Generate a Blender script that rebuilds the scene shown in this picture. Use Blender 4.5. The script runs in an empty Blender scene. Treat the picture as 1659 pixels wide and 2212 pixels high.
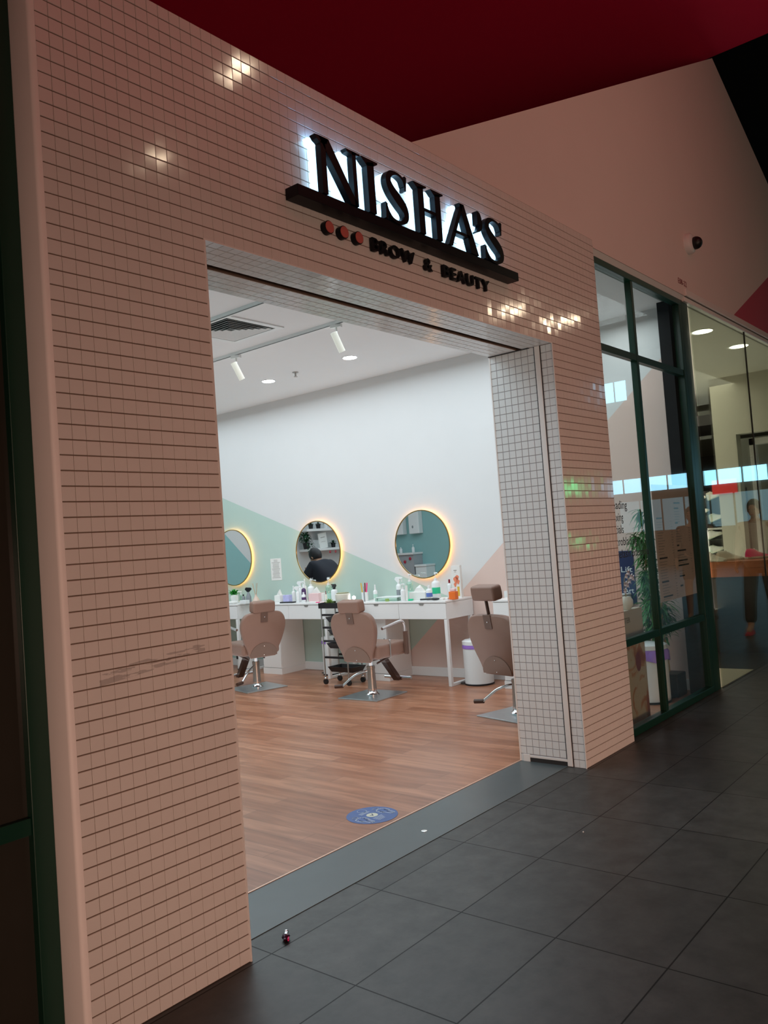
import bpy, bmesh, math, random
from mathutils import Vector, Matrix
random.seed(7)
PI = math.pi
SC = bpy.context.scene
COL = SC.collection

# ------------------------------------------------------------------ camera
CAMP = Vector((0, 0, 1.5))
CR = Vector((0.63574723, -0.76842562, -0.07312678))
CU = Vector((0.01560932, -0.08191877, 0.99651677))
CF = Vector((0.77173947, 0.63467423, 0.04008503))
FPX = 1782.46
cam_d = bpy.data.cameras.new('camera')
cam = bpy.data.objects.new('camera', cam_d)
COL.objects.link(cam)
m3 = Matrix((CR, CU, -CF)).transposed()
cam.matrix_world = Matrix.Translation(CAMP) @ m3.to_4x4()
cam_d.sensor_fit = 'VERTICAL'
cam_d.sensor_height = 24
cam_d.lens = FPX / 2212 * 24
cam_d.clip_start = 0.05
cam_d.clip_end = 200
SC.camera = cam

# ------------------------------------------------------------------ world, exposure, large lights
w = bpy.data.worlds.new('world'); SC.world = w; w.use_nodes = True
bg = w.node_tree.nodes['Background']
bg.inputs[0].default_value = (1.0, 0.60, 0.48, 1)
bg.inputs[1].default_value = 0.028
SC.view_settings.view_transform = 'Standard'
SC.view_settings.look = 'None'
SC.view_settings.gamma = 1
SC.view_settings.exposure = 0.0
SC.view_settings.use_curve_mapping = False
try:
    SC.cycles.max_bounces = 8
    SC.cycles.transparent_max_bounces = 12
    SC.cycles.sample_clamp_indirect = 4.0
except Exception:
    pass

def area(name, loc, target, size, energy, color, shape='RECTANGLE', spread=None):
    d = bpy.data.lights.new(name, 'AREA')
    d.shape = shape; d.size = size[0]
    if shape in ('RECTANGLE', 'ELLIPSE'): d.size_y = size[1]
    d.energy = energy; d.color = color
    if spread: d.spread = spread
    o = bpy.data.objects.new(name, d); COL.objects.link(o)
    o.location = loc
    dv = Vector(target) - Vector(loc)
    if abs(dv.x) + abs(dv.y) < 1e-6: o.rotation_euler = (0, 0, 0) if dv.z < 0 else (PI, 0, 0)
    else: o.rotation_euler = dv.to_track_quat('-Z', 'Y').to_euler()
    return o
WARM = (1.0, 0.63, 0.47)
area('storefront_glow', (-2.5, -4.5, 0.9), (2.5, 2.4, 0.2), (5, 1.6), 33, WARM, spread=1.1)
area('corridor_fill', (2.3, -5.6, 1.2), (6.4, 2.4, 0.2), (3.6, 1.8), 25, WARM, spread=1.2)  # unseen area light added to warm the right side of the portal
area('corridor_ceiling_fill', (4, -1.8, 4.0), (4, -0.8, 8), (7, 2.5), 64, WARM)  # added upward light, no fitting of its own, brightens the red ceiling
area('salon_ceiling_glow', (4.9, 7.0, 3.40), (4.9, 7.0, 0), (4.6, 6.4), 165, (0.80, 0.93, 1.0))
area('salon_front_glow', (4.2, 3.7, 3.40), (4.2, 3.7, 0), (5.2, 0.9), 46, (0.80, 0.93, 1.0))
area('salon_bounce_fill', (4.6, 6.4, 0.3), (4.6, 6.4, 3), (4.0, 5.0), 38, (0.80, 0.93, 1.0))  # added fill standing in for light bounced up to the salon ceiling
area('salon_window_fill', (6.6, 3.0, 3.40), (6.6, 3.0, 0), (1.4, 0.5), 10, (0.95, 0.98, 1.0))  # extra unseen light to lift the wall behind the green window
area('shoe_shop_bounce_fill', (10.5, 4.4, 0.5), (10.5, 4.4, 3), (4.5, 2.6), 85, (1.0, 0.94, 0.80))  # unseen upward fill added to brighten the shoe shop ceiling
area('shoe_shop_glow', (11.5, 4.6, 3.40), (11.5, 4.6, 0), (4.5, 2.4), 80, (1.0, 0.94, 0.80))
area('shoe_shop_rear_glow', (17, 5.5, 3.4), (17, 5.5, 0), (5, 3), 70, (1.0, 0.92, 0.75))

# ------------------------------------------------------------------ helpers
def ray(px, py):
    return CF + CR * ((px - 829.5) / FPX) - CU * ((py - 1106) / FPX)
def onX(v, px, py):
    d = ray(px, py); return CAMP + d * ((v - CAMP.x) / d.x)
def onY(v, px, py):
    d = ray(px, py); return CAMP + d * ((v - CAMP.y) / d.y)
def onZ(v, px, py):
    d = ray(px, py); return CAMP + d * ((v - CAMP.z) / d.z)

def mat(name, col, rough=0.5, metal=0.0, emit=None, es=0.0, spec=0.5, noise=0.0, nscale=8.0, bump=0.0, bscale=40.0, coat=0.0, trans=0.0, ior=1.45):
    m = bpy.data.materials.new(name); m.use_nodes = True
    nt = m.node_tree; b = nt.nodes['Principled BSDF']
    b.inputs['Base Color'].default_value = (*col, 1)
    b.inputs['Roughness'].default_value = rough
    b.inputs['Metallic'].default_value = metal
    b.inputs['Specular IOR Level'].default_value = spec
    b.inputs['Coat Weight'].default_value = coat
    b.inputs['Transmission Weight'].default_value = trans
    b.inputs['IOR'].default_value = ior
    if emit:
        b.inputs['Emission Color'].default_value = (*emit, 1)
        b.inputs['Emission Strength'].default_value = es
    if noise > 0 or bump > 0:
        tc = nt.nodes.new('ShaderNodeTexCoord')
    if noise > 0:
        n = nt.nodes.new('ShaderNodeTexNoise'); n.inputs['Scale'].default_value = nscale; n.inputs['Detail'].default_value = 4
        nt.links.new(tc.outputs['Object'], n.inputs['Vector'])
        mx = nt.nodes.new('ShaderNodeMix'); mx.data_type = 'RGBA'
        mx.inputs['A'].default_value = (*[c * (1 - noise) for c in col], 1)
        mx.inputs['B'].default_value = (*[min(1, c * (1 + noise)) for c in col], 1)
        nt.links.new(n.outputs['Fac'], mx.inputs['Factor'])
        nt.links.new(mx.outputs['Result'], b.inputs['Base Color'])
    if bump > 0:
        n2 = nt.nodes.new('ShaderNodeTexNoise'); n2.inputs['Scale'].default_value = bscale
        nt.links.new(tc.outputs['Object'], n2.inputs['Vector'])
        bp = nt.nodes.new('ShaderNodeBump'); bp.inputs['Strength'].default_value = bump; bp.inputs['Distance'].default_value = 0.002
        nt.links.new(n2.outputs['Fac'], bp.inputs['Height']); nt.links.new(bp.outputs['Normal'], b.inputs['Normal'])
    return m

def glass_mat(name, tint=(0.9, 0.95, 0.93), boost=1.5, base=0.03):
    m = bpy.data.materials.new(name); m.use_nodes = True
    nt = m.node_tree; nt.nodes.clear()
    out = nt.nodes.new('ShaderNodeOutputMaterial')
    tr = nt.nodes.new('ShaderNodeBsdfTransparent'); tr.inputs[0].default_value = (*tint, 1)
    gl = nt.nodes.new('ShaderNodeBsdfGlossy'); gl.inputs['Roughness'].default_value = 0.0
    gl.inputs['Color'].default_value = (1, 1, 1, 1)
    fr = nt.nodes.new('ShaderNodeFresnel'); fr.inputs['IOR'].default_value = 1.5
    ge = nt.nodes.new('ShaderNodeNewGeometry')
    io = nt.nodes.new('ShaderNodeMath'); io.operation = 'MULTIPLY_ADD'; io.inputs[1].default_value = 1/1.5-1.5; io.inputs[2].default_value = 1.5
    nt.links.new(ge.outputs['Backfacing'], io.inputs[0]); nt.links.new(io.outputs[0], fr.inputs['IOR'])
    mu = nt.nodes.new('ShaderNodeMath'); mu.operation = 'MULTIPLY_ADD'; mu.use_clamp = True
    mu.inputs[1].default_value = boost; mu.inputs[2].default_value = base
    mx = nt.nodes.new('ShaderNodeMixShader')
    nt.links.new(fr.outputs[0], mu.inputs[0]); nt.links.new(mu.outputs[0], mx.inputs[0])
    nt.links.new(tr.outputs[0], mx.inputs[1]); nt.links.new(gl.outputs[0], mx.inputs[2])
    nt.links.new(mx.outputs[0], out.inputs[0])
    return m

class MB:
    def __init__(self): self.v = []; self.f = []; self.mi = []
    def add(self, vs, fs, mi=0, T=None):
        n = len(self.v)
        for p in vs:
            p = Vector(p); self.v.append(T @ p if T else p)
        for f in fs: self.f.append([i + n for i in f]); self.mi.append(mi)
        return self
    def box(self, lo, hi, mi=0, T=None):
        x0, y0, z0 = lo; x1, y1, z1 = hi
        return self.add([(x0,y0,z0),(x1,y0,z0),(x1,y1,z0),(x0,y1,z0),(x0,y0,z1),(x1,y0,z1),(x1,y1,z1),(x0,y1,z1)],
                 [(0,3,2,1),(4,5,6,7),(0,1,5,4),(1,2,6,5),(2,3,7,6),(3,0,4,7)], mi, T)
    def prism(self, pts, axis, a, b, mi=0, T=None):
        # pts in the two other axes (ordered), extruded along axis from a to b
        def mk(p, h):
            if axis == 'x': return (h, p[0], p[1])
            if axis == 'y': return (p[0], h, p[1])
            return (p[0], p[1], h)
        n = len(pts); vs = [mk(p, a) for p in pts] + [mk(p, b) for p in pts]
        fs = [list(range(n))[::-1], list(range(n, 2*n))] + [(i, (i+1) % n, n + (i+1) % n, n + i) for i in range(n)]
        return self.add(vs, fs, mi, T)
    def rings(self, rings, cap=True, mi=0, T=None, closed=False):
        n = len(rings[0]); vs = [p for r in rings for p in r]; fs = []
        for k in range(len(rings) - (0 if closed else 1)):
            a = k * n; b = ((k + 1) % len(rings)) * n
            for i in range(n): fs.append((a+i, a+(i+1) % n, b+(i+1) % n, b+i))
        if cap and not closed: fs += [list(range(n))[::-1], list(range((len(rings)-1)*n, len(rings)*n))]
        return self.add(vs, fs, mi, T)
    def lathe(self, prof, n=20, mi=0, T=None, c=(0,0,0)):
        rs = []
        for r, z in prof:
            r = max(r, 1e-4)
            rs.append([(c[0]+r*math.cos(2*PI*i/n), c[1]+r*math.sin(2*PI*i/n), c[2]+z) for i in range(n)])
        return self.rings(rs, True, mi, T)
    def tube(self, pts, r, n=10, mi=0, T=None, rs=None):
        pts = [Vector(p) for p in pts]; rings = []
        prev = None
        for i, p in enumerate(pts):
            if i == 0: t = pts[1]-p
            elif i == len(pts)-1: t = p-pts[i-1]
            else: t = (pts[i+1]-p).normalized() + (p-pts[i-1]).normalized()
            t.normalize()
            if prev is None:
                a = Vector((0,0,1)) if abs(t.z) < 0.9 else Vector((1,0,0))
                u = t.cross(a).normalized()
            else:
                u = (prev - t*prev.dot(t)).normalized()
            prev = u; v = t.cross(u); rr = rs[i] if rs else r
            rings.append([p + u*(rr*math.cos(2*PI*k/n)) + v*(rr*math.sin(2*PI*k/n)) for k in range(n)])
        return self.rings(rings, True, mi, T)
    def ball(self, c, r, n=14, m=8, mi=0, T=None, s=(1,1,1)):
        rs = []
        for j in range(m+1):
            a = -PI/2 + PI*j/m
            rr = max(math.cos(a), 0.02)
            rs.append([(c[0]+s[0]*r*rr*math.cos(2*PI*i/n), c[1]+s[1]*r*rr*math.sin(2*PI*i/n), c[2]+s[2]*r*math.sin(a)) for i in range(n)])
        return self.rings(rs, True, mi, T)
    def build(self, name, mats, parent=None, smooth=False, bevel=0.0, bseg=2, kind=None):
        me = bpy.data.meshes.new(name)
        me.from_pydata([tuple(p) for p in self.v], [], self.f)
        if not isinstance(mats, (list, tuple)): mats = [mats]
        for m in mats: me.materials.append(m)
        for p, i in zip(me.polygons, self.mi): p.material_index = i
        bm = bmesh.new(); bm.from_mesh(me); bmesh.ops.recalc_face_normals(bm, faces=bm.faces); bm.to_mesh(me); bm.free()
        if smooth:
            for p in me.polygons: p.use_smooth = True
            me.set_sharp_from_angle(angle=math.radians(40))
        o = bpy.data.objects.new(name, me); COL.objects.link(o)
        if parent: o.parent = parent
        if bevel > 0:
            b = o.modifiers.new('bevel', 'BEVEL'); b.width = bevel; b.segments = bseg; b.limit_method = 'ANGLE'
        if kind: o['kind'] = kind
        return o

def smoothp(pts, n=6):
    # Catmull-Rom through pts
    P = [Vector(p) for p in pts]; out = []
    for i in range(len(P)-1):
        p0 = P[max(i-1,0)]; p1 = P[i]; p2 = P[i+1]; p3 = P[min(i+2, len(P)-1)]
        for k in range(n):
            t = k/n
            out.append(0.5*((2*p1)+(-p0+p2)*t+(2*p0-5*p1+4*p2-p3)*t*t+(-p0+3*p1-3*p2+p3)*t**3))
    out.append(P[-1]); return out

def thing(name, label, cat, loc=(0,0,0), rz=0.0, group=None):
    o = bpy.data.objects.new(name, None); COL.objects.link(o)
    o.empty_display_size = 0.1
    o.location = loc; o.rotation_euler = (0, 0, rz)
    o['label'] = label; o['category'] = cat
    if group: o['group'] = group
    return o
def tag(o, label, cat, group=None, kind=None):
    o['label'] = label; o['category'] = cat
    if group: o['group'] = group
    if kind: o['kind'] = kind
    return o
def struct(o, label=None):
    o['kind'] = 'structure'
    if label: o['label'] = label
    return o
def copy_tree(o, parent=None):
    c = o.copy(); COL.objects.link(c); c.parent = parent
    for ch in o.children: copy_tree(ch, c)
    return c

def text_mesh(s, size, extrude, offset=0.0, align='LEFT', spacing=1.0):
    cu = bpy.data.curves.new('t', 'FONT'); cu.body = s; cu.size = size; cu.extrude = extrude
    cu.offset = offset; cu.align_x = align; cu.space_character = spacing; cu.resolution_u = 4
    o = bpy.data.objects.new('t', cu); COL.objects.link(o)
    dg = bpy.context.evaluated_depsgraph_get(); dg.update()
    me = bpy.data.meshes.new_from_object(o.evaluated_get(dg))
    bpy.data.objects.remove(o); bpy.data.curves.remove(cu)
    return me
def text_obj(name, s, size, M, m, extrude=0.001, offset=0.0, parent=None, align='LEFT', spacing=1.0, width=None):
    me = text_mesh(s, size, extrude, offset, align, spacing)
    if width:
        xs = [v.co.x for v in me.vertices]; k = width / (max(xs)-min(xs)); x0 = min(xs)
        for v in me.vertices: v.co.x = (v.co.x - x0) * k
    me.transform(M); me.materials.clear(); me.materials.append(m)
    o = bpy.data.objects.new(name, me); COL.objects.link(o)
    if parent: o.parent = parent
    return o
# text plane: local x -> +X, local y -> +Z, facing -Y
FACE_S = Matrix(((1,0,0,0),(0,0,-1,0),(0,1,0,0),(0,0,0,1)))
# text facing -X (reads towards -Y)
FACE_W = Matrix(((0,0,-1,0),(-1,0,0,0),(0,1,0,0),(0,0,0,1)))

# ------------------------------------------------------------------ materials
def tile_material(name, col):
    m = bpy.data.materials.new(name); m.use_nodes = True
    nt = m.node_tree; b = nt.nodes['Principled BSDF']
    b.inputs['Roughness'].default_value = 0.09
    b.inputs['Specular IOR Level'].default_value = 0.5
    tc = nt.nodes.new('ShaderNodeTexCoord')
    n = nt.nodes.new('ShaderNodeTexNoise'); n.inputs['Scale'].default_value = 6; n.inputs['Detail'].default_value = 3
    nt.links.new(tc.outputs['Object'], n.inputs['Vector'])
    mx = nt.nodes.new('ShaderNodeMix'); mx.data_type = 'RGBA'
    mx.inputs['A'].default_value = (*[c*0.93 for c in col], 1); mx.inputs['B'].default_value = (*col, 1)
    nt.links.new(n.outputs['Fac'], mx.inputs['Factor'])
    # scuff marks: dirt with its own shape, streaked along the wall at about hip height
    sp = nt.nodes.new('ShaderNodeSeparateXYZ'); nt.links.new(tc.outputs['Object'], sp.inputs[0])
    mp = nt.nodes.new('ShaderNodeMapping'); mp.inputs['Scale'].default_value = (9, 9, 60)
    mp.inputs['Rotation'].default_value = (0, 0.06, 0)
    nt.links.new(tc.outputs['Object'], mp.inputs['Vector'])
    n2 = nt.nodes.new('ShaderNodeTexNoise'); n2.inputs['Scale'].default_value = 1.6; n2.inputs['Detail'].default_value = 5
    nt.links.new(mp.outputs[0], n2.inputs['Vector'])
    def mth(op, a, bb, c=None):
        k = nt.nodes.new('ShaderNodeMath'); k.operation = op; k.use_clamp = False
        for i, q in enumerate((a, bb, c)):
            if q is None: continue
            if isinstance(q, (int, float)): k.inputs[i].default_value = q
            else: nt.links.new(q, k.inputs[i])
        return k.outputs[0]
    zc = mth('ADD', mth('MULTIPLY', sp.outputs['X'], 0.10), 0.985)
    dz = mth('ABSOLUTE', mth('SUBTRACT', sp.outputs['Z'], zc), 0)
    inz = mth('LESS_THAN', dz, 0.022)
    inx = mth('MULTIPLY', mth('GREATER_THAN', sp.outputs['X'], 1.47), mth('LESS_THAN', sp.outputs['X'], 1.90))
    sc = mth('GREATER_THAN', n2.outputs['Fac'], 0.53)
    fac = mth('MULTIPLY', mth('MULTIPLY', inz, inx), mth('MULTIPLY', sc, 0.45))
    mx2 = nt.nodes.new('ShaderNodeMix'); mx2.data_type = 'RGBA'
    mx2.inputs['B'].default_value = (0.22, 0.2, 0.2, 1)
    nt.links.new(mx.outputs['Result'], mx2.inputs['A']); nt.links.new(fac, mx2.inputs['Factor'])
    nt.links.new(mx2.outputs['Result'], b.inputs['Base Color'])
    return m
M_TILE = tile_material('white_glazed_mosaic', (0.80, 0.77, 0.74))
M_GROUT = mat('grout', (0.16, 0.11, 0.08), 0.9, noise=0.2, nscale=30)  # dark tone puts the shade of the tile joints into the colour
M_GROUT2 = mat('grout_reveal', (0.33, 0.33, 0.35), 0.9)
M_TRIMW = mat('trim_white', (0.82, 0.80, 0.78), 0.35, noise=0.03)
M_ROUND = mat('painted_corner', (0.93, 0.88, 0.86), 0.5, noise=0.03)
M_WALLW = mat('wall_white', (0.69, 0.69, 0.69), 0.6, noise=0.02, nscale=3)
M_GREENP = mat('paint_sage', (0.47, 0.60, 0.54), 0.6, noise=0.02)
M_PINKP = mat('paint_peach', (0.70, 0.53, 0.47), 0.6, noise=0.02)
M_TEALP = mat('paint_teal', (0.28, 0.50, 0.50), 0.6, noise=0.02)
M_CEIL = mat('ceiling_white', (0.86, 0.87, 0.88), 0.8, noise=0.01)
M_BULK = mat('bulkhead_paint', (0.78, 0.70, 0.67), 0.7, noise=0.03, nscale=2)
M_RED = mat('red_paint', (0.80, 0.014, 0.10), 0.6, noise=0.08, nscale=0.5)
M_MAG = mat('magenta_paint', (0.50, 0.04, 0.09), 0.6, noise=0.05, nscale=1)
M_BLACKC = mat('black_void_paint', (0.006, 0.006, 0.007), 0.9, noise=0.2)
M_GREEN = mat('dark_green_frame', (0.003, 0.032, 0.018), 0.35, noise=0.1)
M_STEEL = mat('brushed_steel', (0.52, 0.56, 0.58), 0.35, 0.9, noise=0.08, nscale=20)
M_CHROME = mat('chrome', (0.75, 0.75, 0.76), 0.12, 1.0, noise=0.02)
M_GREYMET = mat('satin_metal', (0.42, 0.40, 0.38), 0.35, 0.8, noise=0.05)
M_BLACK = mat('black_plastic', (0.012, 0.012, 0.014), 0.4, noise=0.1)
M_SIGNBLK = mat('sign_black', (0.004, 0.0045, 0.007), 0.4, noise=0.1, spec=0.25)
M_SIGNGLOW = mat('sign_glow', (0.8, 0.9, 1), 0.5, emit=(0.42, 0.74, 1.0), es=2.3)
M_DOT = mat('sign_dot_red', (0.55, 0.13, 0.11), 0.45, noise=0.05)
M_LEATHER = mat('tan_leather', (0.245, 0.138, 0.102), 0.42, noise=0.05, nscale=10, bump=0.25, bscale=180)
M_DKLEATH = mat('brown_leather', (0.13, 0.072, 0.052), 0.4, noise=0.05)
M_DKBROWN = mat('dark_brown_bar', (0.07, 0.035, 0.025), 0.4, noise=0.05)
M_WLAM = mat('white_laminate', (0.80, 0.79, 0.78), 0.3, noise=0.01)
M_WPLAS = mat('white_plastic', (0.82, 0.84, 0.84), 0.3, noise=0.02)
M_CREAM = mat('cream_plastic', (0.78, 0.74, 0.64), 0.45, noise=0.03)
M_WOODL = mat('light_wood', (0.55, 0.36, 0.22), 0.5, noise=0.15, nscale=20)
M_ORANGEW = mat('orange_wood', (0.42, 0.13, 0.05), 0.4, noise=0.2, nscale=6)
M_MIRROR = mat('mirror_silver', (0.74, 0.79, 0.80), 0.0, 1.0)
M_GOLD = mat('gold_rim', (0.45, 0.30, 0.12), 0.25, 1.0, noise=0.05)
M_LED = mat('warm_led', (1, 0.6, 0.3), 0.5, emit=(1.0, 0.46, 0.13), es=11)
M_LEAF = mat('leaf_green', (0.035, 0.16, 0.03), 0.4, noise=0.4, nscale=15)
M_LEAF2 = mat('leaf_pale', (0.30, 0.45, 0.12), 0.45, noise=0.3, nscale=20)
M_LEAFD = mat('leaf_dark', (0.015, 0.07, 0.03), 0.45, noise=0.4, nscale=15)
M_STEM = mat('bamboo_stem', (0.30, 0.22, 0.08), 0.5, noise=0.3, nscale=12)
M_PURPLE = mat('purple_bag', (0.34, 0.18, 0.62), 0.35, noise=0.1, bump=0.5, bscale=60)
M_DKPURP = mat('dark_purple', (0.08, 0.03, 0.12), 0.35, noise=0.1)
M_ORANGE = mat('orange_liquid', (0.80, 0.17, 0.03), 0.25, noise=0.05)
M_DRED = mat('dark_red', (0.22, 0.01, 0.02), 0.35, noise=0.1)
M_REDC = mat('crimson', (0.45, 0.02, 0.05), 0.4, noise=0.1)
M_PINK = mat('hot_pink', (0.95, 0.02, 0.22), 0.5, noise=0.05)
M_LPINK = mat('pale_pink', (0.80, 0.55, 0.55), 0.5, noise=0.05)
M_GREENB = mat('green_band', (0.03, 0.55, 0.28), 0.4, noise=0.05)
M_TEALG = mat('pale_green_gel', (0.45, 0.70, 0.60), 0.15, noise=0.03, spec=0.6)
M_GREYP = mat('grey_plastic', (0.26, 0.28, 0.30), 0.4, noise=0.05)
M_BLUEL = mat('blue_label', (0.12, 0.20, 0.55), 0.4, noise=0.05)
M_LAVEN = mat('lavender_card', (0.48, 0.47, 0.75), 0.5, noise=0.25, nscale=40)
M_YELLOW = mat('yellow', (0.75, 0.48, 0.06), 0.4, noise=0.05)
M_PAPER = mat('paper', (0.80, 0.79, 0.76), 0.7, noise=0.02)
M_MENU = mat('menu_paper', (0.55, 0.43, 0.36), 0.6, noise=0.03)
M_INK = mat('ink', (0.03, 0.03, 0.035), 0.6, noise=0.05)
M_INKG = mat('ink_grey', (0.30, 0.27, 0.25), 0.6, noise=0.05)
M_NAVY = mat('navy_print', (0.02, 0.03, 0.10), 0.5, noise=0.1)
M_STICK = mat('sticker_blue', (0.06, 0.12, 0.32), 0.5, noise=0.08, nscale=12)
M_STICKW = mat('sticker_white', (0.55, 0.62, 0.74), 0.5, noise=0.05)
M_LAMP = mat('downlight_lens', (1, 1, 1), 0.5, emit=(0.9, 0.97, 1), es=16)
M_LAMPW = mat('warm_lens', (1, 1, 1), 0.5, emit=(1, 0.80, 0.55), es=60)
M_LAMPC = mat('cream_lens', (1, 1, 1), 0.5, emit=(1, 0.93, 0.75), es=9)
M_SKIN = mat('skin', (0.42, 0.24, 0.16), 0.5, noise=0.08)
M_HAIR = mat('dark_hair', (0.012, 0.009, 0.010), 0.45, noise=0.3, nscale=60)
M_NAVYC = mat('black_top_cloth', (0.012, 0.013, 0.022), 0.8, noise=0.15)
M_BEIGEC = mat('beige_cloth', (0.55, 0.47, 0.40), 0.8, noise=0.1)
M_SHOEW = mat('shoe_cream', (0.75, 0.72, 0.62), 0.6, noise=0.05)
M_CREAMW = mat('cream_wall', (0.58, 0.55, 0.46), 0.6, noise=0.04, nscale=2)
M_BROWNW = mat('brown_wall', (0.16, 0.11, 0.09), 0.6, noise=0.2, nscale=3)
M_DARKW = mat('dark_panel', (0.035, 0.03, 0.03), 0.5, noise=0.2, nscale=4)
M_GLASS = glass_mat('window_glass', (0.90, 0.95, 0.94), 1.1, 0.02)
M_GLASSN = glass_mat('shopfront_glass', (0.86, 0.90, 0.84), 1.3, 0.03)
M_SKYL = mat('daylight_pane', (0.5, 0.8, 1), 0.5, emit=(0.33, 0.75, 1.0), es=3.2)
M_SKYL2 = mat('daylight_pane_dim', (0.5, 0.8, 1), 0.5, emit=(0.33, 0.60, 0.72), es=0.4)
M_CYAN = mat('cyan_lit_sign', (0.5, 0.9, 1), 0.5, emit=(0.45, 0.85, 1.0), es=2.2)
M_EMGREEN = mat('green_lit_sign', (0.1, 0.9, 0.4), 0.5, emit=(0.05, 1.0, 0.35), es=9)
M_CLEAR = glass_mat('clear_plastic', (0.80, 0.93, 0.88), 1.0, 0.05)

def wood_floor():
    m = bpy.data.materials.new('laminate_floor'); m.use_nodes = True
    nt = m.node_tree; b = nt.nodes['Principled BSDF']
    tc = nt.nodes.new('ShaderNodeTexCoord')
    mp = nt.nodes.new('ShaderNodeMapping'); mp.inputs['Rotation'].default_value = (0, 0, PI/2)
    nt.links.new(tc.outputs['Object'], mp.inputs['Vector'])
    br = nt.nodes.new('ShaderNodeTexBrick'); br.offset = 0.37
    br.inputs['Scale'].default_value = 1.0
    br.inputs['Brick Width'].default_value = 0.95; br.inputs['Row Height'].default_value = 0.125
    br.inputs['Mortar Size'].default_value = 0.0012; br.inputs['Bias'].default_value = 0.0
    br.inputs['Color1'].default_value = (0.31, 0.122, 0.062, 1)
    br.inputs['Color2'].default_value = (0.46, 0.215, 0.125, 1)
    br.inputs['Mortar'].default_value = (0.14, 0.06, 0.035, 1)
    nt.links.new(mp.outputs[0], br.inputs['Vector'])
    mp2 = nt.nodes.new('ShaderNodeMapping'); mp2.inputs['Scale'].default_value = (9, 0.9, 1)
    nt.links.new(tc.outputs['Object'], mp2.inputs['Vector'])
    n = nt.nodes.new('ShaderNodeTexNoise'); n.inputs['Scale'].default_value = 2.2; n.inputs['Detail'].default_value = 6; n.inputs['Distortion'].default_value = 0.6
    nt.links.new(mp2.outputs[0], n.inputs['Vector'])
    rp = nt.nodes.new('ShaderNodeValToRGB')
    rp.color_ramp.elements[0].position = 0.3; rp.color_ramp.elements[0].color = (0.62, 0.55, 0.5, 1)
    rp.color_ramp.elements[1].position = 0.7; rp.color_ramp.elements[1].color = (1.2, 1.2, 1.2, 1)
    nt.links.new(n.outputs['Fac'], rp.inputs[0])
    mx = nt.nodes.new('ShaderNodeMix'); mx.data_type = 'RGBA'; mx.blend_type = 'MULTIPLY'; mx.inputs['Factor'].default_value = 0.8
    nt.links.new(br.outputs['Color'], mx.inputs['A']); nt.links.new(rp.outputs[0], mx.inputs['B'])
    nt.links.new(mx.outputs['Result'], b.inputs['Base Color'])
    b.inputs['Roughness'].default_value = 0.30
    return m
M_WOODF = wood_floor()

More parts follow.
